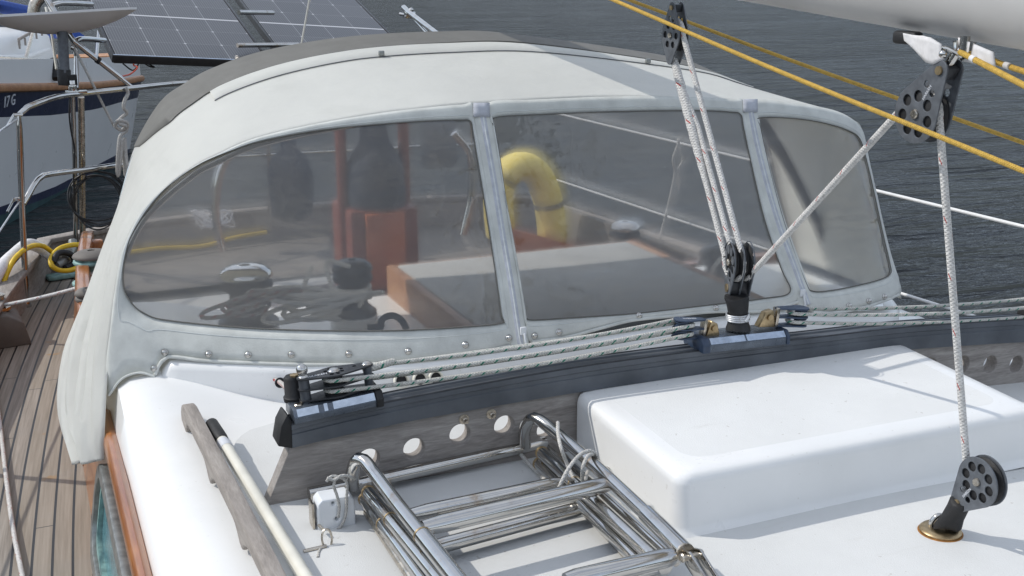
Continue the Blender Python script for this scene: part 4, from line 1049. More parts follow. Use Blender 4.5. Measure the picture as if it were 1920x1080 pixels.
# leg to the forward boom block
cR = cc+axc*.011
d0 = P(1400, 520, Y=cR.y-.035); d1 = cb+V((0, .034, .010))
d1 = P(1695, 205, X=cb.x)
arD = [cR+(V((0, -1, 0))*math.cos(t)+V((0, 0, -1))*math.sin(t))*.038 for t in [math.radians(a) for a in (150, 110, 75, 45, 25)]]
ov = [cb+(V((0, 1, 0))*math.cos(t)+V((0, 0, 1))*math.sin(t))*.0375 for t in [math.radians(a) for a in (40, 70, 100, 130, 155, 175, 185)]]
m = MB(); m.tube(arD+sag(arD[-1], ov[0], .0, 30)[1:-1]+ov[:4], RR, 12); m.obj('fall', MT['rope'], msh)
# leg straight down to the deck block
f0 = ov[-1]; ft = cdk+V((0, .037, .004))
f1 = [cdk+(V((0, 1, 0))*math.cos(t)+V((0, 0, 1))*math.sin(t))*.037 for t in [math.radians(a) for a in (8, -25, -60, -95, -120)]]
fx = V((0, 0, 0))
m = MB(); m.tube(ov[3:]+sag(f0, f1[0], .0, 40)[1:-1]+f1, RR, 12); m.obj('fall', MT['rope'], msh)
# ------------------------------------------------------------------ yellow lines
def yl(px, label, r=.0042):
    o = MB().tube(spline(px, 50), r, 10).obj('yellow_line', MT['ropeyellow']); return tag(o, label, 'rope', 'yellow control lines')
def ext2(a, b, k): return b+(b-a)*k
a, b = P(1150, 0, Y=2.35), P(1920, 321, Y=1.22); yl([ext2(b, a, .3), a, a.lerp(b, .5)-EZ*.004, b, ext2(a, b, .25)], 'yellow line crossing in front of the hanging mainsheet blocks, nearest the camera')
a, b = P(1180, 0, Y=2.75), P(1920, 268, Y=1.62); yl([ext2(b, a, .3), a, a.lerp(b, .5)-EZ*.004, b, ext2(a, b, .25)], 'yellow line passing behind the hanging mainsheet blocks')
y0 = hk+V((.004, -.018, .030)); b = P(1920, 160, Y=1.27); o = yl([y0, y0.lerp(b, .5), b, ext2(y0, b, 1)], 'brighter yellow rope running right from the boom shackle', .0048)
p5 = y0.lerp(b, .22); dd_ = (b-y0).normalized()
wh = MB().tube([p5-dd_*.005, p5+dd_*.005], .0056, 10).obj('whipping', MT['whitecloth'], o)
y0 = P(1868, 116, Y=1.40); b = P(1920, 134, Y=1.34); o = yl([hk+V((.02, -.03, .032)), y0, b, ext2(y0, b, 3)], 'shaded yellow rope behind the brighter one at the boom shackle', .0046)
p5 = y0.lerp(b, .4); MB().tube([p5-(b-y0).normalized()*.005, p5+(b-y0).normalized()*.005], .0054, 10).obj('whipping', MT['whitecloth'], o)
# ------------------------------------------------------------------ boarding ladder (stainless, folded)
def Z(px, py, z): return P(px, py, Z=z)
ld_ = thing('boarding_ladder', 'folded stainless steel boarding ladder lying on the coachroof in front of the beam', 'ladder', Z(900, 960, 0))
def seg(pts, r, name='rail', mat='steel', n=14, sub=None, smooth_n=None, scale=None):
    m = MB(); m.tube(spline(pts, smooth_n) if smooth_n else pts, r, n, scale=scale); return m.obj(name, MT[mat], sub or ld_)
def extd(a, b, k): return b+(b-a)*k
R1 = .0128
# upper layer
Lh = [Z(662, 912, .030), Z(661, 893, .070), Z(664, 872, .105), Z(672, 861, .122), Z(683, 864, .122), Z(700, 885, .115), Z(745, 945, .108), Z(791, 1003, .102)]
lr = seg(Lh, R1, smooth_n=40)
L2 = extd(Lh[-2], Lh[-1], 1.8)
seg([Lh[-1]-(Lh[-1]-Lh[-2])*.0, L2], .0152, 'sleeve', sub=lr); seg([Lh[-1], Lh[-1]+(L2-Lh[-1]).normalized()*.004], .0158, 'weld', 'brass', sub=lr)
Rh = [Z(985, 838, .030), Z(983, 815, .070), Z(988, 795, .105), Z(999, 784, .122), Z(1012, 788, .122), Z(1035, 806, .116), Z(1120, 877, .108), Z(1212, 963, .102)]
rr_ = seg(Rh, R1, smooth_n=40)
R2 = Z(1285, 1036, .098)
seg([Rh[-1], R2], .0156, 'sleeve', sub=rr_)
seg([R2-(R2-Rh[-1]).normalized()*.003, R2+(R2-Rh[-1]).normalized()*.001], .0162, 'weld', 'steel_old', sub=rr_)
# hinge plates below the right sleeve
hp1 = R2+V((.004, -.01, -.002))
for dx in (-.008, .012):
    m = MB(); m.prism([hp1+V((dx, .012, .006)), hp1+V((dx, -.006, .012)), hp1+V((dx+.004, -.14, -.05)), hp1+V((dx+.004, -.13, -.07)), hp1+V((dx, .004, -.016))], V((.004, 0, 0))); m.obj('hinge_plate', MT['steel'], ld_, bevel=.001)
m = MB(); m.lathe(hp1+V((-.018, 0, 0)), EX, [(.006, 0), (.008, .002), (.004, .004), (.004, .036), (.008, .038), (.006, .040)], 12); m.obj('hinge_pin', MT['steel_old'], ld_)
# cross tube at the head
seg([Z(579, 926, .030), Z(660, 910, .030), Z(985, 838, .030), Z(1022, 829, .030)], R1*1.02, 'cross_tube', n=16)
for (a, b) in ((662, 908), (985, 836)):
    p = Z(a, b, .030); seg([p-V((.008, 0, 0)), p+V((.008, 0, 0))], .0142, 'weld', 'brass')
# rungs (flattened tubes)
def rung(a, b, r, z):
    A, B_ = Z(*a, z), Z(*b, z); dv = (B_-A)
    m = MB(); m.tube([A, A+dv*.04, A+dv*.10, B_-dv*.10, B_-dv*.04, B_], [r*.9, r, r*1.12, r*1.12, r, r*.9], 16, scale=(1, .95)); return m.obj('rung', MT['steel'], ld_)
rung((792, 990), (1140, 908), .0148, .098)
rung((770, 965), (1052, 905), .0130, .058)
rung((800, 1030), (1100, 950), .0130, .030)
rung((1060, 1090), (1262, 1043), .0150, .090)
rung((1150, 1085), (1240, 1062), .0130, .050)
# lower folded layers
for (a, b, z, r, mt) in (((690, 922), (835, 1100), .068, .0128, 'steel'), ((684, 935), (800, 1095), .036, .0128, 'steel'), ((706, 905), (880, 1110), .058, .0105, 'steel'), ((690, 960), (780, 1095), .016, .0095, 'steel_old'),
                         ((1015, 848), (1235, 1052), .066, .0128, 'steel'), ((1010, 868), (1200, 1055), .036, .0128, 'steel'), ((1034, 838), (1255, 1040), .050, .0100, 'steel'), ((1105, 965), (1185, 1050), .016, .0095, 'steel_old')):
    A, B_ = Z(*a, z), Z(*b, z); q = seg([A, A.lerp(B_, .5), extd(A, B_, .35 if a[0] < 900 else .05)], r, 'folded_rail', mt)
    if r > .0125:
        seg([A, A+(B_-A).normalized()*.005], r*1.08, 'weld', 'brass', sub=q); p = A.lerp(B_, .32); seg([p, p+(B_-A).normalized()*.004], r*1.06, 'weld', 'brass', sub=q)
# grey cord lashed round the right rail
cordpts = [Z(1046, 792, .142), Z(1046, 810, .135), Z(1052, 840, .125), Z(1064, 872, .09), Z(1075, 900, .075), Z(1060, 895, .09), Z(1048, 915, .10), Z(1062, 885, .125), Z(1085, 855, .135), Z(1105, 845, .136), Z(1118, 852, .125), Z(1120, 868, .10), Z(1105, 880, .07),
           Z(1094, 905, .08), Z(1092, 880, .12), Z(1100, 858, .135), Z(1112, 852, .125), Z(1125, 868, .09), Z(1140, 878, .03), Z(1160, 872, .02), Z(1163, 878, .02), Z(1150, 884, .02), Z(1132, 882, .03)]
cd_ = MB().tube(spline(cordpts, 130), .0036, 8).obj('lashing_cord', MT['ropeplain']); tag(cd_, 'thin grey cord looped round the right rail of the steel ladder', 'cord')
cord2 = [Z(975, 850, .02), Z(990, 868, .012), Z(1010, 888, .010), Z(1030, 905, .03), Z(1080, 930, .03), Z(1095, 955, .025), Z(1110, 975, .015), Z(1150, 1010, .010), Z(1205, 1058, .010)]
cd2 = MB().tube(spline(cord2, 50), .0042, 8).obj('lashing_cord', MT['ropeplain']); tag(cd2, 'grey cord lying on the roof along the inside of the right ladder rails', 'cord')
# ------------------------------------------------------------------ white bracket block with lanyard and pin
w0 = Z(597, 999, 0); w1 = Z(668, 986, 0); wd = (w1-w0); wl = wd.length; wd.normalize(); wn = V((wd.y, -wd.x, 0))
wk = thing('bracket_block', 'small white plastic bracket block under the left end of the steel ladder', 'bracket', w0.lerp(w1, .5))
ol = [(0, 0), (wl, 0), (wl*1.0, .040), (wl*.97, .054), (wl*.86, .062), (wl*.14, .062), (wl*.03, .054), (0, .04)]
mb = MB(); mb.place(plate(ol, [circ((wl*.42, .052), .003, 10), circ((wl*.50, .020), .0036, 10)], .045, .004), w0-wn*.022+EZ*.001, wd, EZ, -wn); mb.obj('block', MT['whiteplastic'], wk)
mb = MB(); mb.box(w0-wn*.022+EZ*.03-wd*.006, (.004, .03, .05), (wd, wn, EZ)); mb.obj('steel_strap', MT['steel_old'], wk)
def F(px, py, o=.006): # on the block's front face
    n_ = wn; d_ = ray(px, py); t = (w0+n_*o-CAM).dot(n_)/d_.dot(n_); return CAM+d_*t
lan = MB()
lan.tube(spline([F(612, 903), F(622, 893), F(640, 896), F(650, 905), F(650, 930), F(648, 965), F(640, 985), F(625, 1000, .008), F(612, 1010, .012)], 50), .0028, 8)
lan.tube(spline([F(630, 894, .01), F(626, 910, .01), F(632, 930), F(636, 950), F(634, 970)], 30), .0028, 8)
lan.tube(spline([F(614, 896, .012), F(626, 900, .012), F(640, 892, .014), F(655, 893, .01), F(665, 898, 0)], 20), .0030, 8)
lan.tube(spline([Z(605, 1022, .006), Z(598, 1035, .004), Z(596, 1046, .004)], 10), .003, 8)
lo2 = lan.obj('lanyard', MT['ropeplain']); tag(lo2, 'thin white lanyard knotted round the ladder tube over the white block', 'cord')
pn = thing('locking_pin', 'small steel locking pin with split ring dangling below the white block', 'pin', Z(605, 1025, 0))
mb = MB(); mb.tube([Z(569, 1034, .006), Z(612, 1024, .006)], .0036, 10); mb.obj('pin', MT['steel_old'], pn)
mb = MB(); rc_ = Z(613, 1010, .016); mb.tube([rc_+V((.009*math.cos(t), .004*math.sin(t), .017*math.sin(t))) for t in [2*math.pi*i/20 for i in range(20)]], .0020, 6, closed=True); mb.tube([Z(598, 985, .02), Z(606, 993, .02)], .003, 8); mb.obj('split_ring', MT['steel_old'], pn)
# ------------------------------------------------------------------ line guides in the hood base behind the control lines
lg = thing('line_guide', 'row of three round rimmed line guides in the white hood base behind the flecked lines', 'fairlead', D(785, 712, .01))
for a in (752, 787, 816):
    p = D(a, 715-(a-752)*.08, .012)
    m = MB(); m.lathe(p, V((0, -1, .25)), [(.017, -.012), (.0185, 0), (.0180, .004), (.0155, .005), (.0135, .002), (.0135, -.02)], 22); rg = m.obj('rim', MT['whitepole'], lg, smooth=60)
    m = MB(); m.lathe(p+V((0, -.0008, 0)), V((0, -1, .25)), [(.0130, -.004), (.0130, -.003), (0, -.003)], 18); m.obj('opening', MT['rubber'], rg)
# ================================================================== winches and cockpit
def winch(name, label, c, r, h, top='steel', drum='black', base='steel', parent=None):
    th = thing(name, label, 'winch', c); c = V(c)
    m = MB(); m.lathe(c, EZ, [(r*1.15, 0), (r*1.15, h*.06), (r*.95, h*.12), (r*.72, h*.2), (r*.66, h*.45), (r*.7, h*.62)], 28); m.obj('drum', MT[drum], th, smooth=50)
    m = MB(); m.lathe(c+EZ*h*.62, EZ, [(r*.98, 0), (r*1.02, h*.05), (r*.98, h*.1), (r*.82, h*.13), (r*.82, h*.16), (r*.98, h*.19)], 28); m.obj('self_tailer', MT['rubber' if drum == 'black' else drum], th, smooth=50)
    m = MB(); m.lathe(c+EZ*h*.80, EZ, [(r*1.0, 0), (r*1.03, h*.03), (r*.95, h*.10), (r*.72, h*.17), (r*.4, h*.2), (r*.2, h*.2), (r*.2, h*.17), (0, h*.16)], 28); m.obj('top_cap', MT[top], th, smooth=60)
    return th
wp = P(460, 497, Y=3.0); winch('winch', 'chrome topped winch seen through the left clear window', (wp.x, 3.0, wp.z-.165), .070, .165)
m = MB(); m.lathe((wp.x, 3.0, 0), EZ, [(.085, 0), (.08, wp.z-.165)], 24); m.obj('winch_plinth', MT['gel'], yacht)
wp = P(660, 487, Y=3.05); winch('winch', 'dark winch wound with rope beside the orange pedestal in the left window', (wp.x, 3.05, wp.z-.16), .056, .16, 'black')
m = MB(); m.lathe((wp.x, 3.05, 0), EZ, [(.07, 0), (.066, wp.z-.16)], 24); m.obj('winch_plinth', MT['gel'], yacht)
w2 = V((wp.x, 3.05, wp.z-.16))
m = MB()
for k in range(3): m.tube([w2+V((.047*math.cos(t), .047*math.sin(t), .045+.013*k+.01*t/6.28)) for t in [2*math.pi*i/20 for i in range(21)]], .0065, 8)
tag(m.obj('rope_turns', MT['ropewhite']), 'white rope turns round the dark winch in the left window', 'rope')
wp = P(1345, 462, Y=3.1); winch('winch', 'black winch behind the mainsheet block at the right edge of the middle window', (wp.x, 3.1, wp.z-.16), .060, .16, 'black')
m = MB(); m.lathe((wp.x, 3.1, roofz(wp.x)-.01), EZ, [(.08, 0), (.075, wp.z-.16-roofz(wp.x)+.01)], 24); m.obj('winch_plinth', MT['gel'], yacht)
wp = P(1172, 415, Y=4.2); winch('winch', 'dark winch far back on the far coaming in the middle window', (wp.x, 4.2, wp.z-.17), .066, .17, 'steel')
m = MB(); m.box((wp.x, 4.2, (wp.z-.17-.40)/2), (.16, .5, wp.z-.17+.40)); m.obj('winch_pedestal', MT['varnish'], yacht, bevel=.008)
# the two bronze winches on the side coaming, left of the hood
wp = P(184, 468, Y=4.55); winch('winch', 'bronze drum winch with chromed top on the varnished coaming left of the hood', (.205, 4.55, wp.z-.13), .070, .13, 'cutedge', 'verdigris')
wq = P(163, 540, Y=4.0); winch('winch', 'small tan winch lower on the varnished coaming against the white canvas', (.155, 4.0, wq.z-.11), .042, .11, 'cutedge', 'cutedge')
# ropes in a heap inside the left window
random.seed(3)
def heap(cx, cy, n, rx, ry, r, label, mat='ropewhite', z0=.012, y=2.85):
    c = P(cx, cy, Y=y); pts = []
    for i in range(n*14):
        a = 2*math.pi*i/14; k = .65+.35*math.sin(i*.37)+random.uniform(-.05, .05)
        pts.append(V((c.x+rx*k*math.cos(a)+.02*math.sin(i*.23), y+ry*k*math.sin(a)*.7, max(.0, c.z)+z0+.02*(1+math.sin(i*.5))+.006*(i/14))))
    o = MB().tube(spline(pts, n*30), r, 8).obj('rope_coil', MT[mat]); return tag(o, label, 'rope')
heap(610, 603, 8, .15, .08, .0065, 'loose heap of white rope between the two winches in the left window')
heap(480, 598, 5, .12, .05, .0055, 'red flecked white rope heaped below the chrome topped winch', 'ropered')
m = MB(); m.tube(spline([P(655, 500, Y=3.0), P(612, 492, Y=2.97), P(622, 540, Y=2.93), P(625, 585, Y=2.88), P(600, 600, Y=2.86)], 30), .0065, 8)
m.tube(spline([P(585, 500, Y=2.97), P(570, 545, Y=2.93), P(590, 590, Y=2.88), P(640, 600, Y=2.86)], 30), .0065, 8)
tag(m.obj('rope_tail', MT['ropewhite']), 'white rope tails hanging from the dark winch in the left window', 'rope')
pts = [P(1395, 478, Y=3.0)+V((.075*math.cos(t)-.06, -.02+.02*math.sin(t*2), .055*math.sin(t)-.03)) for t in [2*math.pi*i/18*2.6 for i in range(44)]]
tag(MB().tube(spline(pts, 80), .0065, 8).obj('rope_coil', MT['ropewhite']), 'coil of grey rope by the black winch in the middle window', 'rope')
m = MB(); m.tube(spline([P(716, 612, Y=2.62), P(714, 604, Y=2.63), P(722, 595, Y=2.64), P(738, 592, Y=2.65), P(752, 600, Y=2.64), P(762, 617, Y=2.62)], 24), .0085, 10, scale=(1, 1)); m.tube([P(690, 614, Y=2.62), P(718, 613, Y=2.62)], .008, 8)
tag(m.obj('clutch_handle', MT['darkblue']), 'small dark blue curved clutch handle at the foot of the left window', 'handle')
m = MB()
for k in range(3): m.tube(spline([P(385+k*16+26*math.cos(j*1.9+k), 412+18*math.sin(j*2.3+k*2), Y=5.6+.02*math.sin(j)) for j in range(9)], 60), .0055, 6)
tag(m.obj('rope_hank', MT['whitecloth']), 'pale hank of rope hung inside the stern bulwark, seen through the left window', 'rope')
# wheel pedestal
pd = thing('steering_pedestal', 'red varnished steering pedestal with guard rails and dark compass cover behind the left window', 'pedestal', (1.24, 4.2, -.84))
ps = P(640, 300, Y=4.2).x; pe_ = P(757, 300, Y=4.2).x; zt = P(700, 385, Y=4.2).z
m = MB(); m.prism([V((ps+.00, 4.1, -.84)), V((pe_+.03, 4.1, -.84)), V((pe_+.02, 4.1, zt)), V((ps+.00, 4.1, zt))], V((0, .28, 0))); m.obj('pedestal_body', MT['darkred'], pd, bevel=.015)
m = MB(); m.prism([V((P(688, 390, Y=4.06).x, 4.07, zt-.30)), V((P(760, 390, Y=4.06).x, 4.07, zt-.30)), V((P(760, 390, Y=4.06).x, 4.07, zt-.01)), V((P(688, 390, Y=4.06).x, 4.07, zt-.01))], V((0, .025, 0))); m.obj('front_panel', MT['orange'], pd, bevel=.004)
for x in (ps, pe_):
    m = MB(); m.tube([V((x, 4.2, -.3)), V((x, 4.2, .40)), V((x, 4.22, .47))], .021, 10); m.obj('guard_rail', MT['darkred'], pd)
m = MB(); m.tube([V((ps, 4.22, .47)), V((ps+.03, 4.23, .50)), V((pe_-.03, 4.23, .50)), V((pe_, 4.22, .47))], .021, 10); m.obj('guard_rail', MT['darkred'], pd)
cx = P(705, 330, Y=4.18).x
m = MB(); m.lathe((cx, 4.2, zt), EZ, [(.115, 0), (.118, .05), (.11, .16), (.085, .21), (.06, .25), (.045, .34), (.02, .36)], 20); m.obj('compass_cover', MT['darkblue'], pd, smooth=60)
for pl in ([(436, 280), (412, 330), (405, 400), (418, 470)], [(850, 250), (880, 290), (884, 360), (868, 440)]):
    MB().tube(spline([P(a, b, Y=3.75) for a, b in pl], 24), .0135, 10).obj('frame_strut', MT['steel'], sh)
MB().tube(spline([P(1428, 232, Y=3.0), P(1470, 300, Y=3.05), P(1530, 420, Y=3.1), P(1575, 520, Y=3.12)], 20), .018, 10).obj('frame_strut', MT['rubber'], sh)
m = MB(); bc2 = P(822, 270, Y=5.85); m.box(bc2, (.20, .09, .26)); tag(m.obj('rail_bag', MT['blockgrey'], None, bevel=.03), 'dark grey bag hung on the stern rail near the left zip', 'bag')
# horseshoe lifebuoy on the stern rail
hb = thing('lifebuoy', 'yellow horseshoe lifebuoy on the stern rail seen through the middle window', 'lifebuoy', P(990, 470, Y=4.9))
hpx = [(940, 450), (935, 400), (936, 355), (950, 325), (975, 312), (1000, 320), (1020, 352), (1032, 405), (1036, 465)]
pts = spline([P(a, b, Y=4.9) for a, b in hpx], 40)
m = MB(); m.tube(pts, [.06]+[.086]*39+[.06], 16, scale=(1, .8)); m.obj('foam_body', MT['yellowcloth'], hb, smooth=60)
for i in (13, 30):
    t = (pts[i+1]-pts[i]).normalized(); m = MB(); m.tube([pts[i]-t*.012, pts[i]+t*.012], .0885, 16, scale=(1, .8)); m.obj('strap', MT['greycloth'], hb)
m = MB(); q0_, q1_ = P(940, 425, Y=4.8), P(1100, 468, Y=4.8); m.prism([V((q0_.x, 4.8, -.42)), V((q1_.x, 4.8, -.42)), q1_, q0_], V((0, .06, 0))); tag(m.obj('teak_backrest', MT['orange']), 'orange brown varnished backrest board under the yellow lifebuoy', 'backrest')
m = MB(); bc = P(545, 340, Y=5.6)
for sx, sz, rr_2 in ((0, .0, .115),): m.lathe(bc+EZ*-.20, EZ, [(.05, 0), (.10, .03), (.112, .14), (.115, .24), (.09, .32), (.04, .36), (.02, .5)], 16)
tag(m.obj('outboard_cover', MT['darkblue'], None, smooth=60), 'dark blue cloth cover on the stern rail seen through the left window', 'cover')
# ================================================================== stern rail
sr = thing('stern_rail', 'polished stainless steel stern rail with posts at the left', 'railing', P(48, 578, Z=-.40))
def tb(pl, r, name='rail', par=None, n=10, ns=None, mat='steel'):
    pts = [P(a, b, Y=y) for a, b, y in pl]
    m = MB(); m.tube(spline(pts, ns) if ns else pts, r, n); return m.obj(name, MT[mat], par or sr)
tb([(50, 577, 5.136), (42, 400, 5.13), (36, 230, 5.12), (34, 216, 5.12), (40, 207, 5.13), (60, 198, 5.16), (88, 187, 5.22), (110, 181, 5.28), (140, 177, 5.38), (250, 165, 5.55), (335, 156, 5.72), (480, 146, 5.9), (900, 128, 6.05)], .0125, ns=60)
tb([(44, 382, 5.13), (52, 368, 5.15), (66, 343, 5.20), (78, 331, 5.24), (90, 327, 5.28), (160, 318, 5.42), (235, 308, 5.6), (500, 290, 5.95), (900, 270, 6.05)], .0125, ns=60)
tb([(136, 170, 5.40), (140, 300, 5.5), (142, 455, 5.72)], .0105, 'post'); tb([(152, 182, 5.42), (154, 300, 5.5), (155, 450, 5.72)], .0145, 'post', mat='steel_old')
m = MB(); b_ = P(50, 577, Y=5.136); m.box(b_+V((0, 0, -.001)), (.10, .07, .008)); m.lathe(b_, EZ, [(.022, 0), (.02, .03), (.015, .032)], 14); m.obj('base_flange', MT['steel'], sr, bevel=.002)
for (a, b, y) in ((36, 217, 5.12), (36, 375, 5.13)):
    p = P(a, b, Y=y); m = MB(); m.tube([p+V((-.02, -.012, .006)), p+V((.012, .0, .004))], .008, 8); m.tube([p+V((-.02, -.012, .006)), p+V((-.05, -.09, -.03))], .005, 8); m.obj('wire_clamp', MT['steel'], sr)
for a, b, y in ((500, 150, 5.9), (880, 130, 6.05)):
    tb([(a, b, y), (a+8, b+300, y)], .0125, 'post')
# lifelines to the left, with two stanchions forward of the frame
for z0, z1, lab in ((.44, .22, 'upper'), (.03, -.08, 'lower')):
    a = P(34 if lab == 'upper' else 36, 222 if lab == 'upper' else 378, Y=5.12); pts = [a, P(0, 246 if lab == 'upper' else 432, Y=4.9), V((-.55, 2.2, z1)), V((-.78, 0, z1))]
    tag(MB().tube(spline(pts, 24), .004, 6).obj('lifeline', MT['wire']), ('%s steel wire lifeline leaving the stern rail toward the left edge' % lab), 'lifeline', 'wire lifelines at the left')
# ropes hung on the stern rail
p = [P(135, 82, Y=5.5), P(170, 150, Y=5.46), P(200, 210, Y=5.5), P(214, 237, Y=5.52)]
tag(MB().tube(spline(p, 20), .006, 8).obj('rope_stay', MT['ropeplain']), 'taut grey rope running down from the aerial pole to the knot on the stern rail', 'rope')
p = [(236, 165), (240, 175), (234, 188), (232, 202), (238, 212), (226, 222), (224, 232), (236, 236), (228, 244), (216, 236), (222, 226), (238, 230), (236, 246), (226, 254), (222, 280), (220, 325), (222, 330), (226, 300), (229, 262), (233, 300), (236, 330), (239, 325), (236, 290), (234, 258)]
tag(MB().tube(spline([P(a, b, Y=5.5+.01*math.sin(i*1.7)) for i, (a, b) in enumerate(p)], 120), .0085, 8).obj('hanging_rope', MT['ropeplain']), 'knotted hank of grey rope hanging from the stern rail beside the sprayhood', 'rope')
m = MB()
cc_ = P(183, 368, Y=5.5)
for k in range(5):
    pts = [cc_+V((.128*math.cos(t)*(1-.05*k), .012*k+.02*math.sin(3*t+k), .118*math.sin(t)*(1+.05*math.sin(k*2))-.01*k)) for t in [2*math.pi*i/36 for i in range(36)]]
    m.tube(pts, .0036, 6, closed=True)
tag(m.obj('cable_coil', MT['hose'], None), 'coiled thin black cable hanging on the stern rail below the dish', 'cable')
tag(MB().tube(spline([P(132, 175, Y=5.36), P(130, 215, Y=5.36), P(134, 250, Y=5.38), P(140, 280, Y=5.4), P(138, 330, Y=5.42), P(141, 400, Y=5.5)], 24), .004, 6).obj('cable', MT['hose']), 'thin black cable running down beside the stern rail posts', 'cable')
# aerial dish on its pole
dc = P(115, 27, Y=5.5); dish = thing('dish_antenna', 'flat white dish antenna on a black pole above the stern rail', 'antenna', P(119, 165, Y=5.42))
vv = ray(115, 27); vv = V((vv.x, vv.y, vv.z)).normalized(); rv = V((1, -.25, .055)); rv = (rv-vv*rv.dot(vv)).normalized(); nvv = rv.cross(vv).normalized()
if nvv.z < 0: nvv = -nvv
tl_ = nvv
vv = (vv-nvv*.02).normalized()
m = MB(); rows = []
N = 40
for f in (0, .25, .5, .7, .85, .95, 1.0):
    ring = []
    for i in range(N):
        t = 2*math.pi*i/N; c_, s_2 = math.cos(t), math.sin(t); k = (abs(c_)**4+abs(s_2)**4)**-.25
        ring.append(dc+rv*(.315*f*k*c_)+vv*(.20*f*k*s_2)-nvv*(.085*(1-f**2)))
    rows.append(ring)
m.grid(rows, closed=True); m.f.append(list(range(N)))
top = []
for i in range(N):
    t = 2*math.pi*i/N; c_, s_2 = math.cos(t), math.sin(t); k = (abs(c_)**4+abs(s_2)**4)**-.25
    top.append(dc+rv*(.315*k*c_)+vv*(.20*k*s_2)+nvv*.010)
m.grid([rows[-1], top], closed=True); m.f.append([len(m.v)-N+i for i in range(N)]); m.obj('dish', MT['dishwhite'], dish, smooth=50)
pa_, pb_ = P(118, 52, Y=5.45), P(121, 145, Y=5.42)
m = MB(); m.tube([pa_+V((0, 0, .05)), pb_], .0225, 16); m.obj('pole', MT['blockgrey'], dish)
m = MB(); m.lathe(P(121, 160, Y=5.42), (pa_-pb_), [(.026, 0), (.028, .01), (.028, .065), (.024, .07)], 16); m.box(P(133, 150, Y=5.42), (.05, .04, .045)); m.obj('clamp', MT['rubber'], dish)
m = MB(); m.lathe(P(137, 172, Y=5.40), EZ, [(.018, 0), (.018, .03), (.013, .032), (.013, .05)], 14); m.box(P(143, 172, Y=5.40), (.09, .04, .012)); m.obj('mount', MT['steel'], dish, bevel=.002)
# support frame tubes
sf = thing('panel_frame', 'stainless tube frame carrying the solar panels above the stern', 'frame', P(246, 163, Y=5.55))
tb([(136, 76, 5.5), (190, 118, 5.52), (228, 148, 5.54)], .0125, 'strut', sf); tb([(228, 148, 5.54), (247, 163, 5.55)], .009, 'strut_end', sf)
tb([(142, 77, 5.5), (152, 73, 5.55), (196, 76, 5.75)], .0125, 'bracket', sf, ns=12); tb([(98, 10, 5.7), (115, 6, 5.75), (172, 8, 5.95)], .0125, 'bracket', sf, ns=12)
tb([(84, -10, 5.55), (105, 28, 5.5), (138, 78, 5.5)], .0135, 'strut', sf)
tb([(133, 88, 5.5), (141, 92, 5.5), (143, 110, 5.5), (143, 165, 5.45)], .011, 'strut', sf, ns=14)
tb([(78, -8, 6.3), (66, 8, 6.3), (62, 30, 6.3)], .03, 'bent_tube', sf, ns=12, mat='steel_old')
tb([(86, 14, 5.8), (98, 70, 5.7), (106, 130, 5.6)], .006, 'rod', sf, mat='whitepole'); tb([(92, 14, 5.8), (112, 80, 5.7)], .005, 'rod', sf, mat='whitepole')
tb([(448, 23, 6.1), (512, 24, 6.25)], .0125, 'bracket', sf); tb([(445, 85, 5.95), (560, 84, 6.1)], .0125, 'bracket', sf)
m = MB(); p = P(184, 113, Y=5.52); m.tube([p+V((-.008, 0, .006)), p+V((.008, 0, -.006))], .0155, 12); m.obj('cable_tie', MT['rubber'], sf)
# solar panels
ey = ray(-196, -938).normalized(); p0 = P(213, 104, Y=5.8); p1 = P(506, 116, Y=5.86); ex = (p1-p0); PW = ex.length; ex.normalize(); ey = (ey-ex*ey.dot(ex)).normalized(); en_ = ex.cross(ey)
if en_.z < 0: en_ = -en_
def hit(px, py):
    d_ = ray(px, py); t = (p0-CAM).dot(en_)/d_.dot(en_); return CAM+d_*t
rowh = (hit(226, 27)-p0).dot(ey)/3
def panel(o, label, par=None):
    t = thing('solar_panel', label, 'solar panel', o, 'solar panels above the stern')
    h = rowh*6; mg = .012
    m = MB(); c = o+ex*PW/2+ey*h/2-en_*.018
    m.box(c, (PW-.004, h-.004, .030), (ex, ey, en_)); m.obj('back_sheet', MT['rubber'], t)
    for a, b, s in ((o+ex*PW/2, ex, PW), (o+ex*PW/2+ey*h, ex, PW), (o+ey*h/2, ey, h), (o+ex*PW+ey*h/2, ey, h)):
        m = MB(); m.box(a-en_*.017, (s, .012, .038), (b, en_.cross(b), en_)); m.obj('frame_bar', MT['rubber'] if s == PW else MT['black'], t, bevel=.001)
    m = MB(); q = [o+ex*mg+ey*mg, o+ex*(PW-mg)+ey*mg, o+ex*(PW-mg)+ey*(h-mg), o+ex*mg+ey*(h-mg)]
    m.v = [p_+en_*.0005 for p_ in q]; m.f = [[0, 1, 2, 3]]; m.uv = {0: [(0, 0), (4, 0), (4, 6), (0, 6)]}; m.obj('cells', MT['solar'], t)
    m = MB(); m.box(o+ex*PW/2+ey*.004+en_*.0028, (PW, .008, .002), (ex, ey, en_)); m.obj('edge_strip', MT['silver'], t)
    return t
panel(p0, 'solar panel nearest the dish antenna, behind the left side of the sprayhood')
panel(p0+ex*((hit(518, 37)-p0).dot(ex)-(hit(224, 27)-p0).dot(ex)), 'solar panel behind the top of the sprayhood, crossed by a thin stay')
tb([(757, 14, 6.9), (765, 22, 6.8), (822, 66, 6.2)], .017, 'strut', sf); tb([(750, 26, 6.9), (772, 30, 6.8), (800, 62, 6.4)], .010, 'strut', sf); m = MB(); m.ball(P(771, 19, Y=6.78), .016, 10); m.box(P(768, 28, Y=6.8), (.06, .05, .04)); m.obj('clamp', MT['steel'], sf, bevel=.003)
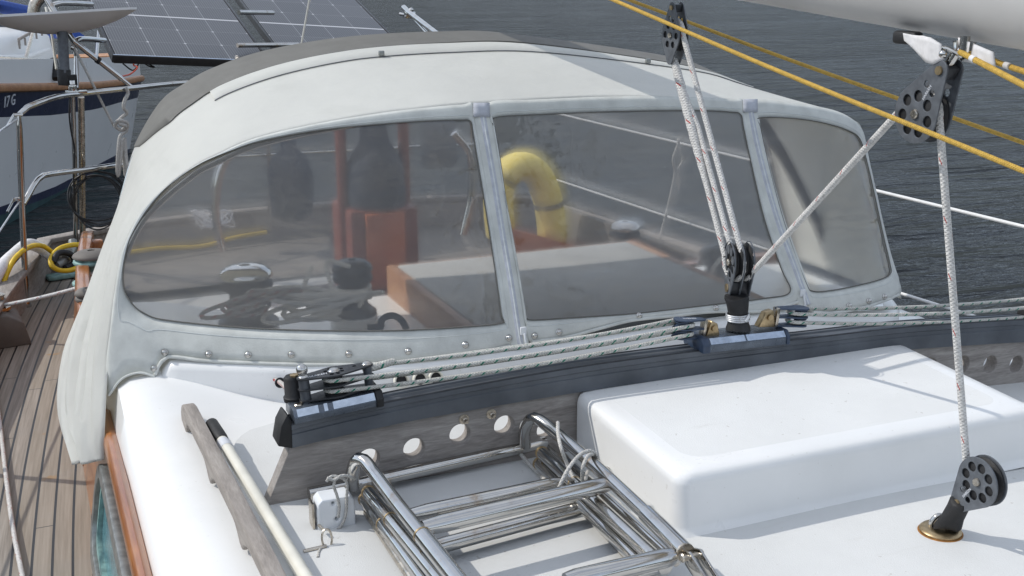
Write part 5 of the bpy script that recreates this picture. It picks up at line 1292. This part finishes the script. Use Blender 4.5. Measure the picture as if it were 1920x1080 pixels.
tag(MB().tube([P(588, -30, Y=5.2), P(580, 0, Y=5.2), P(565, 84, Y=5.2), P(545, 200, Y=5.2)], .0042, 8).obj('backstay', MT['whitepole']), 'thin tan stay crossing the solar panel behind the hood', 'stay')
m = MB()
for pl in ([(272, 98), (268, 104), (275, 118), (290, 122), (270, 112)], [(230, 115), (250, 128), (262, 112)]): m.tube(spline([P(a, b+4, Y=5.85) for a, b in pl], 14), .004, 6)
tag(m.obj('cable', MT['hose']), 'loose black wires hanging under the left solar panel', 'cable')
tag(MB().tube(spline([P(258, 112, Y=5.85), P(250, 122, Y=5.8), P(258, 126, Y=5.75), P(246, 138, Y=5.7), P(230, 143, Y=5.6)], 16), .0035, 6).obj('cable', MT['redwire']), 'thin red wire hanging under the left solar panel', 'cable')
# ================================================================== stern clutter on the left
def cyl(pl, r, n=10): return MB().tube(spline([P(a, b, Y=y) for a, b, y in pl], 40), r, n)
tag(cyl([(-30, 560, 4.85), (0, 505, 5.0), (25, 478, 5.15), (55, 458, 5.35), (80, 468, 5.4), (100, 484, 5.4)], .026).obj('mooring_line', MT['whitecloth']), 'thick mooring line in a white chafe sleeve over the bulwark at the left', 'rope')
tag(cyl([(2, 545, 4.95), (14, 510, 5.0), (30, 482, 5.05), (58, 462, 5.2), (82, 462, 5.3), (104, 478, 5.35)], .0108).obj('shore_cable', MT['yellow']), 'yellow shore power cable curling over the bulwark behind the steel stanchion', 'cable')
tag(cyl([(168, 462, 5.4), (140, 459, 5.35), (112, 466, 5.3), (97, 482, 5.25), (97, 498, 5.2), (112, 507, 5.2), (135, 506, 5.22), (150, 496, 5.28), (152, 480, 5.35)], .0112).obj('shore_cable', MT['yellow']), 'loop of yellow cable round the deck cleat', 'cable')
tag(cyl([(240, 474, 5.7), (300, 466, 5.75), (380, 462, 5.8), (440, 446, 5.85), (500, 436, 5.9)], .012).obj('shore_cable', MT['yellow']), 'yellow cable lying across the aft deck, seen through the left window', 'cable')
ct = thing('deck_cleat', 'weathered bronze deck cleat on a green base plate beside the coaming', 'cleat', P(125, 518, Z=-.40))
m = MB(); b_ = P(122, 516, Z=-.385); m.box(b_, (.17, .07, .022), (V((.97, .25, 0)).normalized(), V((-.25, .97, 0)).normalized(), EZ)); m.obj('base_plate', MT['verdigris'], ct, bevel=.008)
a = P(102, 500, Y=5.25); b = P(138, 466, Y=5.45); m = MB(); m.tube([a, a.lerp(b, .25), a.lerp(b, .6), b], [.026, .036, .040, .016], 14); m.tube([b, b+V((.0, .03, .03))], .02, 10); m.obj('horn', MT['pewter'], ct)
m = MB(); m.tube(spline([P(100, 492, Y=5.22), P(108, 476, Y=5.25), P(124, 474, Y=5.28), P(138, 482, Y=5.3), P(138, 494, Y=5.3), P(122, 503, Y=5.25)], 24), .014, 10); tag(m.obj('rope_loop', MT['rubber']), 'black rope loop over the horn of the deck cleat', 'rope')
m = MB(); a = P(178, 446, Y=4.95); m.box(V((.25, 4.98, -.27)), (.05, .05, .34)); m.obj('coaming_end', MT['varnish'], yacht, bevel=.008)
# wooden chock with block at the left edge
ch = thing('sheet_chock', 'dark angular wooden chock on the side deck at the left edge', 'chock', P(20, 650, Z=-.40))
b0 = P(26, 652, Z=-.40); m = MB()
m.prism([V((b0.x-.20, b0.y-.03, -.40)), V((b0.x+.065, b0.y+.02, -.40)), V((b0.x+.045, b0.y+.02, -.31)), V((b0.x-.01, b0.y+.02, -.275)), V((b0.x-.20, b0.y-.03, -.275))], V((-.02, .20, 0))); m.obj('wood_body', MT['cutedge'], ch, bevel=.006)
m = MB(); q = P(3, 575, Y=b0.y+.12); m.lathe(V((q.x-.015, q.y, -.275)), EZ, [(.05, 0), (.05, .012), (.03, .018), (.028, .05), (.035, .06), (.02, .065)], 16); m.obj('swivel_base', MT['steel_old'], ch)
tag(MB().tube(sag(P(-10, 575, Y=b0.y+.12), P(166, 534, Y=4.42), .006, 16)+[P(178, 528, Y=4.5)], .0072, 10).obj('jib_sheet', MT['rope']), 'white jib sheet led from the wooden chock to the coaming winch', 'rope')
m = MB()
for k in range(2): m.tube([V((.205, 4.55, wp.z-.13+.035+.014*k))+V((.05*math.cos(t), .05*math.sin(t), 0)) for t in [2*math.pi*i/20 for i in range(20)]], .0075, 8, closed=True)
tag(m.obj('jib_sheet', MT['rope']), 'turns of white jib sheet round the bronze coaming winch', 'rope')
tag(MB().tube(spline([P(-14, 690, Z=-.385), P(0, 795, Z=-.385), P(12, 900, Z=-.385), P(26, 1000, Z=-.385), P(46, 1100, Z=-.385), P(70, 1250, Z=-.385)], 40), .0062, 8).obj('jib_sheet', MT['rope']), 'white rope lying along the teak side deck at lower left', 'rope')
# shrouds, stanchions and a running line forward of the frame on this side deck (they cast the deck shadows)
for y, x in ((3.5, -.40), (1.9, -.60)):
    t = thing('stanchion', 'steel lifeline stanchion standing on the side deck left of the frame', 'stanchion', (x, y, -.40), 'side deck stanchions')
    m = MB(); m.tube([V((x, y, -.4)), V((x-.02, y, .22))], .0125, 10); m.obj('post', MT['steel'], t); m = MB(); m.lathe((x, y, -.40), EZ, [(.035, 0), (.035, .006), (.02, .02), (.014, .04)], 12); m.obj('base', MT['steel'], t)
# ================================================================== lifelines on the far side
b0x = 0
for (a, b, y0, y1, lab) in (((1600, 347), (1920, 425), 3.55, 2.5, 'white coated upper lifeline over the water right of the sprayhood'), ((1650, 538), (1785, 580), 3.55, 3.0, 'white coated lower lifeline just right of the sprayhood foot')):
    p, q = P(*a, X=2.98), P(*b, X=3.04)
    e_ = P(*((1000, 202) if b0x == 0 else (1040, 336)), X=2.72); b0x = 1
    tag(MB().tube([e_, p, q, q+(q-p)*.6], .0062, 8).obj('lifeline', MT['whiterod']), lab, 'lifeline', 'white lifelines on the far side')
kp = P(1272, 268, X=2.80)
m = MB(); m.tube(spline([kp+V((0, 0, .02)), kp, P(1262, 300, Y=kp.y), P(1266, 322, Y=kp.y), P(1252, 390, Y=kp.y), P(1228, 480, Y=kp.y)], 30), .007, 8)
m.tube(spline([P(1272, 272, Y=kp.y), P(1280, 300, Y=kp.y), P(1270, 322, Y=kp.y), P(1274, 355, Y=kp.y)], 20), .006, 8); m.ball(P(1269, 318, Y=kp.y), .014, 8)
tag(m.obj('hanging_rope', MT['ropeplain']), 'thin rope knotted to the upper lifeline and hanging down behind the middle window', 'rope')
# ================================================================== neighbouring yacht
W0 = P(0, 428, Z=WZ); W1 = P(226, 300, Z=WZ); ad = (W1-W0); SL = ad.length; ad.normalize(); nd = V((ad.y, -ad.x, 0))
if nd.dot(CAM-W0) < 0: nd = -nd
def vh(px, py, off=0):
    o = W0+nd*off; d_ = ray(px, py); t = (o-CAM).dot(nd)/d_.dot(nd); return CAM+d_*t
def along(p): return (p-W0).dot(ad)
fl = .30
bands = {}
for nm, ya, yb_ in (('cap', 108, 104), ('rail', 163, 153), ('navy0', 171, 163), ('navy1', 218, 190), ('boot1', 352, 287), ('boot0', 366, 296)):
    off = fl if nm in ('cap', 'rail', 'navy0') else (fl*.75 if nm == 'navy1' else .03)
    a, b = vh(100, ya, off), vh(225, yb_, off); bands[nm] = (along(a), a.z, along(b), b.z)
def bz0(nm, s):
    s0, z0, s1, z1 = bands[nm]; return z0+(z1-z0)*min(max((s-s0)/(s1-s0), -1.5), 1.6)
nb_ = thing('neighbour_yacht', 'white and navy sailing yacht moored beyond the stern at the upper left', 'sailboat', W0+ad*SL*.5-nd*1.4)
SE = along(vh(256, 140, -1.5))-4.2
def half(s):
    k = min(max((s-(SE-2.6))/2.6, 0), 1); return math.sqrt(max(1-k*k, 0))
ss = [SE-13.2+11.4*i/24 for i in range(24)]+[SE-1.8+1.8*math.sin(math.pi/2*i/22) for i in range(23)]
BW = 1.5
def hp2(s, off, z, side=1):
    k = half(s); c = W0-nd*BW; w_ = (BW+off)*k
    return c+ad*s+nd*w_*side+V((0, 0, z-WZ))
zz = lambda nm, s: bz(nm, s)
lv = [('w', None), ('boot0', .02), ('boot1', .03), ('navy1', fl*.75), ('navy0', fl), ('cap', fl)]
YC = {'rail': ((-60, 167), (0, 165), (100, 163), (180, 160), (225, 155), (262, 147)), 'cap': ((-60, 114), (0, 112), (100, 110), (180, 108), (225, 106), (262, 102)), 'navy1': ((-60, 222), (0, 220), (100, 216), (180, 205), (225, 192), (262, 182)),
      'boot1': ((-60, 410), (0, 388), (100, 352), (200, 300), (225, 287), (262, 270)), 'boot0': ((-60, 427), (0, 405), (100, 367), (200, 312), (225, 298), (262, 281))}
def ycv(nm, x):
    if nm == 'navy0': return ycv('rail', x)+7
    c = YC[nm]
    if x <= c[0][0]: return c[0][1]+(x-c[0][0])*(c[1][1]-c[0][1])/(c[1][0]-c[0][0])
    for (a, b), (c_, d_) in zip(c, c[1:]):
        if x <= c_: return b+(d_-b)*(x-a)/(c_-a)
    return c[-1][1]
def pxy(p):
    v = p-CAM; d_ = v.dot(FW); return 960+FPX*v.dot(RT)/d_, 540-FPX*v.dot(UP)/d_
BZ = {}
def bz(nm, s):
    k_ = (nm, round(s, 4))
    if k_ not in BZ:
        of = {'cap': fl, 'rail': fl, 'navy0': fl, 'navy1': fl*.75}.get(nm, .03); z_ = -.5
        for _ in range(12):
            p = hp2(s, of, z_); x, y = pxy(p); z_ += (y-ycv(nm, x))*(p-CAM).dot(FW)/FPX*.9
        BZ[k_] = z_
    return BZ[k_]
sl_ = SE-13.2
while pxy(hp2(sl_, fl, -.4))[0] < -40 or (hp2(sl_, fl, -.4)-CAM).dot(FW) < 1: sl_ += .1
bz1 = bz
def bz(nm, s): return bz1(nm, max(s, sl_))
m = MB()
for side_ in (1, -1):
    for li in range(5):
        rows = []
        for s in ss:
            r_ = []
            for nm, of in (lv[li], lv[li+1]):
                r_.append(hp2(s, of if of is not None else 0, zz(nm, s) if nm != 'w' else WZ-.05, side_))
            rows.append(r_)
        m.grid(rows, mi=(1 if li in (3,) else (2 if li == 0 else (1 if li == 1 else 0))))
m.obj('hull', [MT['whitehull'], MT['navyhull'], MT['antifoul']], nb_, weld=False)
m = MB(); m.tube([hp2(s, fl+.02, zz('rail', s)) for s in ss]+[hp2(s, fl+.02, zz('rail', s), -1) for s in ss[::-1]], .045, 8, scale=(.8, 1)); m.obj('rubbing_strake', MT['teakrail'], nb_)
m = MB(); m.tube([hp2(s, fl-.03, zz('cap', s)+.02) for s in ss[-13:]]+[hp2(s, fl-.03, zz('cap', s)+.02, -1) for s in ss[::-1][:13]], .08, 8, scale=(1.2, .5)); m.obj('cap_rail', MT['teakrail'], nb_)
m = MB(); m.grid([[hp2(s, fl-.02, zz('cap', s)-.12), hp2(s, fl-.02, zz('cap', s)-.12, -1)] for s in ss]); m.obj('side_deck', MT['whitehull'], nb_)
# cabin with rounded edges
zc0 = zz('cap', SE-4)-.14; zc1 = vh(40, 60, -.5).z
rows = []
for s in [SE-13.2, SE-5, SE-4, SE-3, SE-2.6, SE-2.3]:
    k = 1 if s < SE-2.8 else (.8 if s < SE-2.5 else .55); h = zc1 if s < SE-2.5 else lerp(zc0, zc1, .7)
    c = W0-nd*BW+ad*s; rows.append([c+nd*q*k+V((0, 0, z-WZ)) for q, z in ((.95, zc0), (.9, lerp(zc0, h, .75)), (.78, h-.02), (.6, h+.03), (-.6, h+.03), (-.78, h-.02), (-.9, lerp(zc0, h, .75)), (-.95, zc0))])
m = MB(); m.grid(rows); m.f.append([len(m.v)-8+i for i in range(8)]); cab = m.obj('cabin', MT['whitehull'], nb_, smooth=50)
m = MB(); a, b = vh(36, 82, -.5), vh(78, 58, -.5); m.tube([a+V((0, 0, -.02)), a+V((0, 0, .05)), b+V((0, 0, .05)), b+V((0, 0, -.02))], .018, 8)
for k in range(5): m.tube([a.lerp(b, k/4)+V((0, 0, .03)), a.lerp(b, k/4)+V((0, 0, -.06))], .014, 6)
m.obj('hand_rail', MT['greywoody'], cab)
m = MB(); m.box(vh(10, 44, -1.0), (.5, .35, .1), (ad, nd, EZ)); m.obj('deck_hatch', MT['greyal'], cab, bevel=.01)
m = MB()
for (x0_, y0_, x1_, y1_, th_) in ((-30, 6, 58, 24, .22),): m.tube([vh(x0_, y0_, -1.2), vh(x1_, y1_, -1.2)], th_*.55, 10, scale=(1, .7))
m.obj('sail_cover', MT['bluecloth'], nb_)
m = MB(); m.prism([vh(128, 52, -.9), vh(142, 56, -.9), vh(160, 68, -.9), vh(159, 72, -.9), vh(142, 70, -.9), vh(130, 62, -.9)], -nd*.5); m.obj('cockpit_cloth', MT['bluecloth'], nb_)
m = MB(); a = vh(75, 105, -.35); m.tube([vh(72, 25, -.4), vh(48, 110, -.3), vh(37, 158, fl-.06)], .022, 8); m.obj('stanchion', MT['steel_old'], nb_)
m = MB(); m.tube([vh(186, 40, -.2), vh(178, 152, fl-.06)], .022, 8); m.obj('stanchion', MT['steel'], nb_)
m = MB(); m.tube([vh(237, 112, fl-.1), vh(237, 150, fl-.06)], .018, 8); m.obj('stanchion', MT['steel'], nb_)
m = MB(); m.tube([vh(-40, 104, .1), vh(50, 110, .1), vh(110, 113, .1), vh(236, 112, .1)], .013, 6); m.obj('guard_wire', MT['steel_old'], nb_)
m = MB(); m.tube([vh(100, 112, .28), vh(106, 148, .34)], .045, 8); m.obj('fender', MT['rubber'], nb_)
m = MB(); sc_ = vh(25, 100, -.3); m.tube([vh(-40, 110, -.5), vh(52, 106, -.5), vh(90, 92, -.6)], .03, 8); m.obj('coaming_edge', MT['whitehull'], nb_)
# registration letters
tm = text('17 G', .155, .004); o_ = vh(12, 190, fl*.92)+nd*.03; tv_ = []
ld2 = ad
for p in tm[0]: tv_.append((p[0]+p[1]*.22, p[1], p[2]))
m = MB(); m.place((tv_, tm[1]), o_, ad, (EZ-nd*.0+nd*.12).normalized(), nd); m.obj('registration_letters', MT['paleletter'], nb_, smooth=None)
